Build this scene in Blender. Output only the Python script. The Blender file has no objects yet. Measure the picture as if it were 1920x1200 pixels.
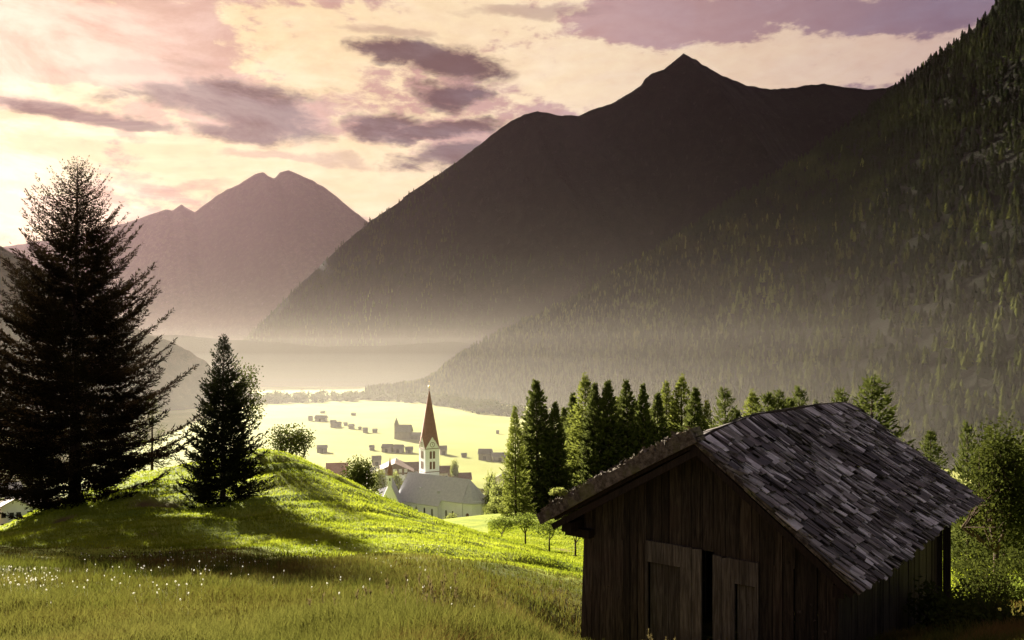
import bpy, math, numpy as np
from mathutils import Vector, Matrix
R = math.radians
scn = bpy.context.scene
COL = scn.collection
F = 1493.0                 # focal length in pixels of the 1920 wide photograph
EYE = 64.0                 # eye height above the valley floor
CX, HY = 960.0, 650.0
RNG = np.random.default_rng(7)

def pt(px, py, d):
    """point seen at a pixel when it stands d metres ahead"""
    return np.array([(px-CX)/F*d, d, EYE-(py-HY)/F*d])

# ------------------------------------------------------------------ noise
def _h(ix, iy, s):
    n = (ix.astype(np.int64)*374761393 + iy.astype(np.int64)*668265263 + s*1442695041) & 0x7fffffff
    n = ((n ^ (n >> 13))*1274126177) & 0x7fffffff
    n = (n ^ (n >> 16)) & 0xffffff
    return n/float(0xffffff)
def vnoise(x, y, s=0):
    x = np.asarray(x, float); y = np.asarray(y, float)
    ix = np.floor(x); iy = np.floor(y); fx = x-ix; fy = y-iy
    fx = fx*fx*fx*(fx*(fx*6-15)+10); fy = fy*fy*fy*(fy*(fy*6-15)+10)
    a = _h(ix, iy, s); b = _h(ix+1, iy, s); c = _h(ix, iy+1, s); d = _h(ix+1, iy+1, s)
    return (a+(b-a)*fx)*(1-fy)+(c+(d-c)*fx)*fy*1.0
def fbm(x, y, o=4, s=0):
    t = 0; a = .5; n = 0
    for k in range(o):
        t = t+a*vnoise(x*2**k+17.3*k, y*2**k+9.1*k, s+k); n += a; a *= .5
    return t/n-.5
def ridged(x, y, o=4, s=0):
    t = 0; a = .5; n = 0
    for k in range(o):
        t = t+a*(1-np.abs(2*vnoise(x*2**k+3.1*k, y*2**k+7.7*k, s+k)-1)); n += a; a *= .5
    return t/n

# ------------------------------------------------------------------ mesh and object helpers
def mesh(name, V, quads=None, tris=None, mat=None, tint=None, smooth=False, polys=None):
    V = np.asarray(V, np.float32).reshape(-1, 3)
    me = bpy.data.meshes.new(name)
    fl = []
    if quads is not None and len(quads): fl.append(np.asarray(quads, np.int32).reshape(-1, 4))
    if tris is not None and len(tris): fl.append(np.asarray(tris, np.int32).reshape(-1, 3))
    loops = [f.ravel() for f in fl]; tot = [np.full(len(f), f.shape[1], np.int32) for f in fl]
    if polys:
        for p in polys:
            loops.append(np.asarray(p, np.int32)); tot.append(np.array([len(p)], np.int32))
    loops = np.concatenate(loops); tot = np.concatenate(tot)
    st = np.concatenate([[0], np.cumsum(tot)[:-1]]).astype(np.int32)
    me.vertices.add(len(V)); me.vertices.foreach_set('co', V.ravel())
    me.loops.add(len(loops)); me.loops.foreach_set('vertex_index', loops)
    me.polygons.add(len(tot)); me.polygons.foreach_set('loop_start', st); me.polygons.foreach_set('loop_total', tot)
    me.polygons.foreach_set('use_smooth', np.full(len(tot), bool(smooth)))
    me.update(calc_edges=True); me.validate()
    if tint is not None:
        at = me.attributes.new('tint', 'FLOAT', 'POINT'); at.data.foreach_set('value', np.asarray(tint, np.float32))
    if mat is not None: me.materials.append(mat)
    return me
def link(name, me, parent=None):
    o = bpy.data.objects.new(name, me); COL.objects.link(o)
    if parent is not None: o.parent = parent
    return o
def tag(o, label=None, cat=None, group=None, kind=None):
    if label: o['label'] = label
    if cat: o['category'] = cat
    if group: o['group'] = group
    if kind: o['kind'] = kind
    return o
def thing(name, label, cat, loc, rz=0.0, group=None):
    o = bpy.data.objects.new(name, None); COL.objects.link(o)
    o.location = [float(c) for c in loc]; o.rotation_euler = (0, 0, rz); o.empty_display_size = .3
    return tag(o, label, cat, group)
def copy_thing(root, loc, rz=0, sc=(1, 1, 1), label=None, group=None):
    r = root.copy(); COL.objects.link(r); r.location = [float(c) for c in loc]; r.rotation_euler = (0, 0, rz); r.scale = sc
    for ch in list(root.children):
        c = ch.copy(); COL.objects.link(c); c.parent = r
        for g in list(ch.children):
            e = g.copy(); COL.objects.link(e); e.parent = c
    if label: r['label'] = label
    if group: r['group'] = group
    return r

class MB:
    """collects boxes, prisms and tubes into one mesh"""
    def __init__(s): s.V = []; s.P = []; s.T = []
    def add(s, verts, faces, tint=0.5):
        b = len(s.V); s.V += [tuple(map(float, v)) for v in verts]; s.T += [tint]*len(verts)
        s.P += [[b+i for i in f] for f in faces]
    def hexa(s, v, tint=.5):   # v: bottom 4 (ccw), top 4
        s.add(v, [(3, 2, 1, 0), (4, 5, 6, 7), (0, 1, 5, 4), (1, 2, 6, 5), (2, 3, 7, 6), (3, 0, 4, 7)], tint)
    def box(s, x0, x1, y0, y1, z0, z1, tint=.5):
        s.hexa([(x0, y0, z0), (x1, y0, z0), (x1, y1, z0), (x0, y1, z0), (x0, y0, z1), (x1, y0, z1), (x1, y1, z1), (x0, y1, z1)], tint)
    def slab(s, O, A, B, N, tint=.5):   # parallelepiped from a corner and three edges
        O, A, B, N = map(np.asarray, (O, A, B, N))
        s.hexa([O, O+A, O+A+B, O+B, O+N, O+A+N, O+A+B+N, O+B+N], tint)
    def prism(s, poly, A, tint=.5):     # polygon of 3D points swept along A
        n = len(poly); A = np.asarray(A); q = [np.asarray(p) for p in poly]
        s.add(q+[p+A for p in q], [tuple(range(n))[::-1], tuple(range(n, 2*n))]+[(i, (i+1) % n, n+(i+1) % n, n+i) for i in range(n)], tint)
    def tube(s, p0, p1, r0, r1, n=6, tint=.5, cap=True):
        p0 = np.asarray(p0, float); p1 = np.asarray(p1, float); d = p1-p0; d = d/(np.linalg.norm(d)+1e-9)
        a = np.cross(d, (0, 0, 1.)) if abs(d[2]) < .9 else np.cross(d, (1., 0, 0)); a /= np.linalg.norm(a); b = np.cross(d, a)
        vs = []
        for p, r in ((p0, r0), (p1, r1)):
            for k in range(n):
                t = 2*math.pi*k/n; vs.append(p+r*(math.cos(t)*a+math.sin(t)*b))
        f = [(k, (k+1) % n, n+(k+1) % n, n+k) for k in range(n)]
        if cap: f += [tuple(range(n))[::-1], tuple(range(n, 2*n))]
        s.add(vs, f, tint)
    def make(s, name, mat, smooth=False):
        return mesh(name, s.V, polys=s.P, mat=mat, tint=s.T, smooth=smooth)
    def obj(s, name, mat, parent=None, smooth=False):
        return link(name, s.make(name, mat, smooth), parent)

# ------------------------------------------------------------------ materials
class NT:
    def __init__(s, tree): s.t = tree; tree.nodes.clear()
    def n(s, ty, **kw):
        o = s.t.nodes.new(ty)
        for k, v in kw.items(): setattr(o, k, v)
        return o
    def set(s, sock, v):
        if isinstance(v, bpy.types.NodeSocket): s.t.links.new(v, sock)
        else:
            if sock.type == 'RGBA' and len(v) == 3: v = (*v, 1)
            sock.default_value = v
    def m(s, op, a, b=0.0, c=None, clamp=False):
        o = s.n('ShaderNodeMath', operation=op, use_clamp=clamp); s.set(o.inputs[0], a); s.set(o.inputs[1], b)
        if c is not None: s.set(o.inputs[2], c)
        return o.outputs[0]
    def ss(s, x, a, b):
        o = s.n('ShaderNodeMapRange', interpolation_type='SMOOTHSTEP'); s.set(o.inputs[0], x); s.set(o.inputs[1], a); s.set(o.inputs[2], b)
        s.set(o.inputs[3], 0.0); s.set(o.inputs[4], 1.0); return o.outputs[0]
    def mix(s, f, a, b, bt='MIX'):
        o = s.n('ShaderNodeMix', data_type='RGBA', blend_type=bt); s.set(o.inputs[0], f); s.set(o.inputs[6], a); s.set(o.inputs[7], b); return o.outputs[2]
    def noise(s, vec, scale, detail=4, rough=.55, dist=0.0):
        o = s.n('ShaderNodeTexNoise'); 
        if vec is not None: s.set(o.inputs['Vector'], vec)
        s.set(o.inputs['Scale'], scale); s.set(o.inputs['Detail'], detail); s.set(o.inputs['Roughness'], rough); s.set(o.inputs['Distortion'], dist)
        return o.outputs['Fac']
    def mapping(s, vec, sc=(1, 1, 1), rot=(0, 0, 0), loc=(0, 0, 0)):
        o = s.n('ShaderNodeMapping'); s.set(o.inputs['Vector'], vec); o.inputs['Scale'].default_value = sc; o.inputs['Rotation'].default_value = rot; o.inputs['Location'].default_value = loc
        return o.outputs[0]
    def ramp(s, f, stops):
        o = s.n('ShaderNodeValToRGB'); s.set(o.inputs[0], f); e = o.color_ramp.elements
        while len(e) < len(stops): e.new(.5)
        for i, (p, c) in enumerate(stops): e[i].position = p; e[i].color = (*c, 1)
        return o.outputs[0]
    def attr(s, name='tint'):
        return s.n('ShaderNodeAttribute', attribute_name=name).outputs['Fac']
def mat(name):
    m = bpy.data.materials.new(name); m.use_nodes = True; return m, NT(m.node_tree)
def out(k, sh, disp=None):
    o = k.n('ShaderNodeOutputMaterial'); k.t.links.new(sh, o.inputs[0])
def bsdf(k, col, rough=.8, spec=.2, normal=None):
    o = k.n('ShaderNodeBsdfPrincipled'); k.set(o.inputs['Base Color'], col); k.set(o.inputs['Roughness'], rough); k.set(o.inputs['Specular IOR Level'], spec)
    if normal is not None: k.set(o.inputs['Normal'], normal)
    return o.outputs[0]
def bump(k, h, strength=.5, dist=.1):
    o = k.n('ShaderNodeBump'); k.set(o.inputs['Height'], h); o.inputs['Strength'].default_value = strength; o.inputs['Distance'].default_value = dist; return o.outputs[0]
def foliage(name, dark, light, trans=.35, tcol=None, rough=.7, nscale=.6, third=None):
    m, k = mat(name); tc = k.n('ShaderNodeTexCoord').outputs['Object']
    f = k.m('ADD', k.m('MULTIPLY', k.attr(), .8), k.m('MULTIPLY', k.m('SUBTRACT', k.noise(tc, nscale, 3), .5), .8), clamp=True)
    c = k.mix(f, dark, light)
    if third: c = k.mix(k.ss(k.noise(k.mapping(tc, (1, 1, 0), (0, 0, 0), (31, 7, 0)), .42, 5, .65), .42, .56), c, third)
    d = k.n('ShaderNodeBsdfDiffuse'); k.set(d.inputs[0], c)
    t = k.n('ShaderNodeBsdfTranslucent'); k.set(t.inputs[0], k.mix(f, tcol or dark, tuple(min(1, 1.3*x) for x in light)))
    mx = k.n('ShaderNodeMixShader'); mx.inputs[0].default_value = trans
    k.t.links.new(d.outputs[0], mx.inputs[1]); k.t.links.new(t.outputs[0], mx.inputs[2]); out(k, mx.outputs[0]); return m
def simple(name, c1, c2, scale=3.0, rough=.8, spec=.2, stretch=(1, 1, 1), bmp=.2, dist=.02, detail=5):
    m, k = mat(name); tc = k.mapping(k.n('ShaderNodeTexCoord').outputs['Object'], stretch)
    f = k.noise(tc, scale, detail, .6); g = k.ss(f, .3, .7)
    out(k, bsdf(k, k.mix(g, c1, c2), rough, spec, bump(k, f, bmp, dist))); return m
def wood(name, c1, c2, c3, streak=9.0, rough=.75, spec=.15, tintamt=1.15):
    """weathered wood: grain streaks along local z, tone per board from the tint attribute"""
    m, k = mat(name); co = k.n('ShaderNodeTexCoord').outputs['Object']
    v = k.mapping(co, (1, 1, .07)); g = k.noise(v, streak*3, 6, .65, .4); b = k.noise(co, 1.3, 4, .6); fine = k.noise(k.mapping(co, (1, 1, .05)), 60, 4, .7)
    c = k.mix(k.ss(g, .35, .7), c1, c2); c = k.mix(k.m('MULTIPLY', k.ss(b, .45, .75), .7), c, c3)
    tv = k.m('ADD', 1-tintamt*.5, k.m('MULTIPLY', k.attr(), tintamt)); tvc = k.n('ShaderNodeCombineColor')
    for i in range(3): k.set(tvc.inputs[i], tv)
    c = k.mix(1.0, c, tvc.outputs[0], 'MULTIPLY')
    h = k.m('ADD', g, k.m('MULTIPLY', fine, .5))
    out(k, bsdf(k, c, rough, spec, bump(k, h, .5, .012))); return m

M = {}
M['bark'] = simple('bark', (.03, .02, .014), (.075, .05, .035), 8, .9, .1, (1, 1, .25), .6, .03)
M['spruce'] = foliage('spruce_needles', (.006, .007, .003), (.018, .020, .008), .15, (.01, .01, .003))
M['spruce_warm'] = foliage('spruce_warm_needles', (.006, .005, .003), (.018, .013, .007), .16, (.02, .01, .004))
M['fir'] = foliage('fir_needles', (.022, .032, .010), (.085, .098, .026), .36, (.06, .07, .014))
M['larch'] = foliage('larch_needles', (.060, .078, .016), (.150, .165, .036), .42, (.12, .14, .02))
M['leaf'] = foliage('broad_leaves', (.045, .060, .012), (.130, .160, .028), .45, (.11, .14, .02))
M['leaf_dark'] = foliage('dark_leaves', (.012, .016, .005), (.055, .066, .014), .34, (.05, .055, .009))
M['leaf_pale'] = foliage('pale_leaves', (.09, .11, .03), (.20, .22, .06), .45, (.16, .18, .04))
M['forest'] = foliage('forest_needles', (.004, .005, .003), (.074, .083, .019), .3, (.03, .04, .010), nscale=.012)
M['barn_wood'] = wood('barn_boards', (.018, .013, .009), (.068, .052, .036), (.038, .025, .017))
M['door_wood'] = wood('door_boards', (.044, .036, .028), (.125, .108, .086), (.055, .042, .031))
M['dark_wood'] = wood('dark_boards', (.016, .010, .007), (.040, .026, .018), (.03, .016, .01))
M['nail'] = simple('nail_iron', (.10, .09, .08), (.2, .18, .16), 20, .5, .5)
M['white_wall'] = simple('white_plaster', (.78, .80, .86), (.85, .87, .92), .6, .85, .2, (1, 1, .4))
M['cream_wall'] = simple('cream_plaster', (.55, .50, .42), (.68, .63, .55), .6, .85)
M['chalet'] = simple('chalet_boards', (.10, .055, .03), (.17, .10, .06), 2, .8, .2, (3, 3, .3))
M['barn_far'] = simple('grey_barn_boards', (.14, .115, .095), (.22, .185, .155), 1.5, .85, .1, (3, 3, .3))
M['roof_grey'] = simple('slate_roof', (.44, .445, .47), (.54, .54, .56), 1.2, .75, .2, (1, 1, 1))
M['roof_brown'] = simple('brown_tile_roof', (.13, .075, .055), (.21, .13, .10), 1.5, .75)
M['roof_red'] = simple('red_tile_roof', (.24, .075, .05), (.34, .12, .08), 1.5, .7)
M['roof_barn'] = simple('grey_shingle_roof', (.10, .088, .08), (.17, .155, .145), 2, .8)
M['roof_tin'] = simple('pale_metal_roof', (.55, .53, .50), (.68, .66, .62), 2, .35, .5)
M['glass'] = simple('dark_glass', (.02, .022, .027), (.05, .05, .055), 1, .15, .5)
M['louvre'] = simple('brown_louvre', (.12, .055, .035), (.17, .085, .055), 3, .7)
M['gold'] = simple('gilded_metal', (.5, .34, .1), (.6, .42, .14), 3, .35, .5)
M['black'] = simple('black_iron', (.02, .02, .02), (.04, .04, .04), 3, .5, .4)
M['spire'] = simple('spire_red_shingle', (.17, .07, .05), (.25, .11, .08), 2.2, .65, .25, (1, 1, 1))
M['flower'] = foliage('white_petals', (.55, .52, .45), (.8, .78, .72), .4, (.6, .58, .5))
M['seed'] = foliage('straw_seed_heads', (.07, .05, .02), (.14, .11, .05), .3, (.10, .08, .03))
M['moss'] = foliage('roof_moss', (.10, .12, .03), (.28, .30, .08), .4, (.2, .22, .05), nscale=4)

def make_shingle():
    m, k = mat('weathered_shingle'); co = k.n('ShaderNodeTexCoord').outputs['Object']
    t = k.attr(); n = k.noise(co, 3.0, 5, .65); fine = k.noise(co, 40, 4, .7)
    f = k.m('ADD', k.m('MULTIPLY', t, .85), k.m('MULTIPLY', k.m('SUBTRACT', n, .5), .9), clamp=True)
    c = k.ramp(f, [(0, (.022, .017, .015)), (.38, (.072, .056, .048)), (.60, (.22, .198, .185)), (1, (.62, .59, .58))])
    c = k.mix(k.m('MULTIPLY', k.ss(k.noise(co, 1.7, 5, .65), .54, .66), .6), c, (.05, .045, .02))
    out(k, bsdf(k, c, .5, .5, bump(k, fine, .5, .008))); return m
M['shingle'] = make_shingle()
def make_verge():
    m, k = mat('mossy_verge'); co = k.n('ShaderNodeTexCoord').outputs['Object']
    n = k.noise(co, 9, 6, .7); n2 = k.noise(co, 2.5, 4, .6)
    c = k.mix(k.ss(n, .35, .7), (.045, .034, .026), (.18, .15, .118)); c = k.mix(k.m('MULTIPLY', k.ss(n2, .5, .66), .6), c, (.13, .13, .05))
    out(k, bsdf(k, c, .9, .1, bump(k, n, .8, .03))); return m
M['verge'] = make_verge()

# ------------------------------------------------------------------ terrain
CTRL = []
def ctl(px, py, d): CTRL.append(((px-CX)/F, d, EYE-(py-HY)/F*d))
def ctz(u, d, z): CTRL.append((u, d, z))
for u in (-1.5, -.8, -.3, .1, .4, .8, 1.5): ctz(u, 4.0, 62.25-.08*abs(u))
for px in (-300, 0, 350, 700, 950): ctl(px, 1205, 6.2)
for px in (-300, 0, 300, 600, 900): ctl(px, 1118, 11.5)
for px in (-300, 0, 300, 600): ctl(px, 1052, 21)
ctl(850, 1058, 22); ctl(1000, 1085, 22); ctl(1085, 1125, 20)
for px in (-300, 0, 200, 420): ctl(px, 1005, 29)
ctl(600, 985, 31); ctl(760, 1000, 31); ctl(900, 1035, 31); ctl(1000, 1052, 30)
ctl(-300, 985, 36); ctl(0, 1002, 36); ctl(60, 972, 37); ctl(150, 950, 37); ctl(300, 925, 38); ctl(420, 918, 38); ctl(560, 905, 39); ctl(700, 950, 39)
ctl(-300, 985, 42); ctl(0, 998, 41); ctl(60, 964, 43); ctl(150, 930, 43); ctl(250, 895, 44); ctl(340, 876, 45); ctl(430, 862, 45); ctl(490, 849, 46); ctl(560, 862, 46)
ctl(640, 895, 45); ctl(700, 925, 45); ctl(800, 967, 43); ctl(900, 1002, 40); ctl(1000, 1040, 35.5); ctl(1085, 1066, 32)
for px, py in ((-300, 1085), (0, 1080), (150, 1040), (340, 985), (490, 965), (640, 1010), (800, 1060)): ctl(px, py, 60)
ctl(950, 1062, 55); ctl(1030, 1066, 52); ctl(1095, 1062, 60); ctl(1000, 1042, 75); ctl(1090, 1050, 80)
ctl(930, 1016, 100); ctl(1000, 1022, 100); ctl(1085, 1032, 100)
ctl(700, 1010, 110); ctl(500, 1010, 110); ctl(300, 1020, 110); ctl(0, 1060, 110)
ctl(960, 962, 160); ctl(1100, 965, 160); ctl(1300, 965, 160); ctl(1600, 940, 160); ctl(2000, 900, 160); ctl(2600, 870, 160)
ctl(1300, 990, 110); ctl(1600, 975, 100); ctl(1850, 965, 90); ctl(2400, 930, 90)
ctl(800, 985, 190); ctl(0, 985, 190); ctl(-600, 985, 190); ctl(1000, 965, 200)
ctl(1085, 1232, 15.0); ctl(1160, 1236, 14.4); ctl(1240, 1242, 13.8); ctl(1420, 1260, 12.6); ctl(1000, 1150, 16); ctl(1085, 1228, 12); ctl(1090, 1250, 9); ctl(1090, 1290, 6.5); ctl(1180, 1270, 9); ctl(1300, 1290, 9.5); ctl(1500, 1320, 8.5); ctl(1250, 1262, 11.5); ctz(.25, 18, 57.4); ctz(.42, 18, 57.6); ctz(.36, 24, 56.3); ctz(.50, 24, 56.2); ctz(.6, 12, 59.7)
ctz(.58, 17, 58.0); ctz(.62, 27, 55.6); ctl(1890, 1085, 38); ctl(1700, 1080, 40); ctl(1400, 1075, 42); ctl(2300, 1060, 38); ctl(1250, 1078, 36)
ctl(1800, 1040, 60); ctl(1400, 1040, 62); ctl(2300, 1000, 60); ctl(1180, 1100, 25)
for u in (-1.5, -.8, -.5): ctz(u, 24, 57.6)
for u in (-1.6, -.62, -.3, 0, .3, .62, 1.6): ctz(u, 270, 1.0+max(0, u)*10)
for u in (-1.6, -.62, -.3, 0, .3, .62, 1.6): ctz(u, 320, .0)
CT = np.array(CTRL); KU, KV = 1.6, 1.0
def _phi(r2): return np.where(r2 > 1e-12, .5*r2*np.log(np.maximum(r2, 1e-12)), 0)
_c = np.stack([CT[:, 0]*KU, np.log(CT[:, 1])*KV], 1); _n = len(_c)
_K = _phi(((_c[:, None]-_c[None])**2).sum(-1))+np.eye(_n)*1e-4
_P = np.concatenate([np.ones((_n, 1)), _c], 1)
# heights are interpolated as the angle below the eye, which keeps the profile even at all distances
_A = np.block([[_K, _P], [_P.T, np.zeros((3, 3))]]); _w = np.linalg.solve(_A, np.concatenate([(EYE-CT[:, 2])/CT[:, 1], np.zeros(3)]))
def Hbase(x, y):
    x = np.asarray(x, float); y = np.asarray(y, float); sh = np.broadcast(x, y).shape
    x = np.broadcast_to(x, sh).ravel(); y = np.broadcast_to(y, sh).ravel()
    yy = np.clip(y, 4.0, 330.0); u = np.clip(x/yy, -1.6, 1.6); q = np.stack([u*KU, np.log(yy)*KV], 1); z = np.zeros(len(q))
    for i in range(0, len(q), 20000):
        a = q[i:i+20000]; z[i:i+20000] = EYE-yy[i:i+20000]*(_phi(((a[:, None]-_c[None])**2).sum(-1))@_w[:_n]+_w[_n]+a@_w[_n+1:])
    b = np.clip((y-255)/60, 0, 1); b = b*b*(3-2*b); z = z*(1-b)
    z = z+np.where(y < 4, (4-y)*.02, 0)
    return z.reshape(sh)
def Hfun(x, y):
    x = np.asarray(x, float); y = np.asarray(y, float)
    z = Hbase(x, y); near = np.clip(1-(y-70)/80, 0, 1)*np.clip((y+5)/12, 0, 1)
    kn = np.clip((y-20)/8, 0, 1)*np.clip(1-(y-75)/60, 0, 1)
    # trodden terracettes and tussocks
    w = fbm(x*.12, y*.12, 3, 5)*6
    z = z+near*(fbm(x*.45, y*.45, 4, 11)*.35)+kn*(ridged((x*.25+y*.10+w)*.5, (y-.35*x)*.42+w*.35, 3, 21)-.55)*.45
    return z+np.where(y > 300, fbm(x*.004, y*.004, 3, 2)*1.2, 0)
def ground(x, y): return float(Hfun(np.array([x]), np.array([y]))[0])

# ground sheet: rows of constant depth, fanning out with distance
yr = np.concatenate([np.linspace(-70, 2, 30), np.exp(np.linspace(math.log(2.6), math.log(70), 330)), np.exp(np.linspace(math.log(71), math.log(340), 110)), np.exp(np.linspace(math.log(345), math.log(6900), 60))])
ur = np.concatenate([-np.exp(np.linspace(math.log(9), math.log(.78), 16)), np.linspace(-.74, .74, 340), np.exp(np.linspace(math.log(.78), math.log(9), 16))])
_w0 = np.where(yr < 6, 6, yr)
GX = np.clip(ur[None]*_w0[:, None], -4800, 4800); GY = np.broadcast_to(yr[:, None], GX.shape)
GZ = Hfun(GX, GY)
def grid_faces(n, m):
    i = np.arange(n*m).reshape(n, m); return np.stack([i[:-1, :-1], i[:-1, 1:], i[1:, 1:], i[1:, :-1]], -1).reshape(-1, 4)
def make_ground_mat():
    m, k = mat('meadow_ground'); co = k.n('ShaderNodeTexCoord').outputs['Object']
    sp = k.n('ShaderNodeSeparateXYZ'); k.set(sp.inputs[0], co); y = sp.outputs[1]
    n1 = k.noise(co, .35, 5, .6); n2 = k.noise(co, 5, 5, .65); n3 = k.noise(co, .012, 5, .6)
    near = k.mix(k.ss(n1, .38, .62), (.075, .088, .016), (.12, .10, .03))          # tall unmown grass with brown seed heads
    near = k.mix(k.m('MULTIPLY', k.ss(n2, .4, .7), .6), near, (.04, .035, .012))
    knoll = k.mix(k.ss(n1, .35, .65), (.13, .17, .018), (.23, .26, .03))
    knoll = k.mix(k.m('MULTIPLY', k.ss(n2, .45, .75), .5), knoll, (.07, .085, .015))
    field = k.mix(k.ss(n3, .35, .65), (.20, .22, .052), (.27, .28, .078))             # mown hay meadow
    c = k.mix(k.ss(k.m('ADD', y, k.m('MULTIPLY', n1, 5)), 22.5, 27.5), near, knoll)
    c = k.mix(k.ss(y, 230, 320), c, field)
    c = k.mix(k.m('MULTIPLY', k.attr('tint'), .85), c, (.10, .055, .03))
    out(k, bsdf(k, c, .9, .05, bump(k, k.m('ADD', n2, k.m('MULTIPLY', n1, 2)), .6, .12))); return m
M['ground'] = make_ground_mat()
def spot(x, y, px, d, r, sx=1.0):
    q = pt(px, 900, d); return np.clip(1.15-np.hypot((x-q[0])/sx, (y-d)*.9)/r+fbm(x*1.3, y*1.3, 3, 3)*1.1, 0, 1)
soil = np.maximum.reduce([spot(GX, GY, 285, 36, .8, 1.6), spot(GX, GY, 60, 39.5, .8), spot(GX, GY, 450, 33, .55, 2), spot(GX, GY, 1050, 98, 1.6, 2.2), spot(GX, GY, 120, 34, .6), spot(GX, GY, 275, 29, .4, 2)])
soil = np.where((GY > 5) & (GY < 140), soil, 0)
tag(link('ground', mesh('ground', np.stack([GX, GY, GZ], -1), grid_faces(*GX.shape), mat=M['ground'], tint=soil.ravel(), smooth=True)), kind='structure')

# ------------------------------------------------------------------ grass blades
def blades(x, y, z, h, w, lean, rng, az=None, leanamt=.5):
    n = len(x); a = rng.uniform(0, 2*np.pi, n) if az is None else az
    l = rng.uniform(.1, 1, n)*leanamt; dx, dy = np.cos(a), np.sin(a)
    s = rng.uniform(0, 2*np.pi, n); sx, sy = np.cos(s)*w, np.sin(s)*w
    b = np.stack([x, y, z], -1)
    mid = b+np.stack([dx*l*h*.3, dy*l*h*.3, h*.6], -1); tip = b+np.stack([dx*l*h, dy*l*h, h*(1-.25*l)], -1)
    S = np.stack([sx, sy, 0*sx], -1)
    V = np.stack([b-S, b+S, mid+S*.75, mid-S*.75, tip], 1).reshape(-1, 3); i = np.arange(n)[:, None]*5
    return V, i+np.array([[0, 1, 2, 3]]), i+np.array([[3, 2, 4]])
def scatter(n, y0, y1, u0, u1, rng, p=1.0):
    t = rng.random(n); y = (y0**(1-p)+t*(y1**(1-p)-y0**(1-p)))**(1/(1-p)) if p != 1 else y0*(y1/y0)**t
    u = rng.uniform(u0, u1, n); return u*y, y
def barn_mask(x, y):   # keep grass out of the barn's footprint
    a = (x-BA[0])*AX[0]+(y-BA[1])*AX[1]; g = (x-BA[0])*GX_[0]+(y-BA[1])*GX_[1]
    return ~((a > .5) & (a < 11.4) & (g > -2.7) & (g < 2.45))
BD0 = 14.0; BA = pt(1305, 829, BD0); _ang = R(37); AX = np.array([math.sin(_ang), math.cos(_ang), 0]); GX_ = np.array([math.cos(_ang), -math.sin(_ang), 0])
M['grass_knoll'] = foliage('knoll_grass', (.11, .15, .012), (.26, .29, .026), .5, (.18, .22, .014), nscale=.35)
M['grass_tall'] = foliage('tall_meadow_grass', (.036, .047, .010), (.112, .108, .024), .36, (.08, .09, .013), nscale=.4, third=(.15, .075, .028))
rg = np.random.default_rng(3)
x, y = scatter(300000, 3.6, 26.5, -.72, .72, rg, 1.45)
y = y+0; keep = barn_mask(x, y) & (y < 23.5+5*vnoise(x*.35, y*.35, 4)); x, y = x[keep], y[keep]; z = Hfun(x, y)
pat = vnoise(x*.5, y*.5, 8); h = rg.uniform(.10, .23, len(x))*(.55+.45*pat+.9*vnoise(x*1.9, y*1.9, 33)**2)*np.clip((28.5-y)/9, .35, 1); w = np.maximum(.0028, y*.00042)*rg.uniform(.7, 1.4, len(x))
V, q, t = blades(x, y, z-.01, h, w, None, rg, leanamt=.7); br = np.clip(vnoise(x*.32+5, y*.32, 15)*1.5-.35+rg.normal(0, .16, len(x)), 0, 1)
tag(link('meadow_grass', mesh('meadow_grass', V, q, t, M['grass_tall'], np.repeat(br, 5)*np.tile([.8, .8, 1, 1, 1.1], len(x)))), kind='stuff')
x, y = scatter(310000, 22, 62, -.72, .72, rg, .6)
keep = barn_mask(x, y) & (y > 23.5+5*vnoise(x*.35, y*.35, 4)-1.5); x, y = x[keep], y[keep]
x2, y2 = scatter(45000, 60, 135, -.03, .10, rg, .4); x3, y3 = scatter(16000, 26, 70, .56, .70, rg, .6)
x = np.concatenate([x, x2, x3]); y = np.concatenate([y, y2, y3]); z = Hfun(x, y)
so = np.maximum.reduce([spot(x, y, 285, 36, .8, 1.6), spot(x, y, 60, 39.5, .8), spot(x, y, 450, 33, .55, 2), spot(x, y, 1050, 98, 1.6, 2.2), spot(x, y, 120, 34, .6)])
keep = so < rg.random(len(x))*.9; x, y, z = x[keep], y[keep], z[keep]
pat = vnoise(x*.9, y*.9, 9); h = rg.uniform(.06, .13, len(x))*(.6+.9*pat)*np.where(y > 60, 1.5, 1); w = np.maximum(.006, y*.00040)*rg.uniform(.7, 1.4, len(x))
V, q, t = blades(x, y, z-.01, h, w, None, rg, leanamt=.8); br = np.clip(vnoise(x*.45, y*.45, 15)*1.2-.15+rg.normal(0, .15, len(x)), 0, 1)
tag(link('knoll_grass', mesh('knoll_grass', V, q, t, M['grass_knoll'], np.repeat(br, 5)*np.tile([.8, .8, 1, 1, 1.15], len(x)))), kind='stuff')

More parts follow.
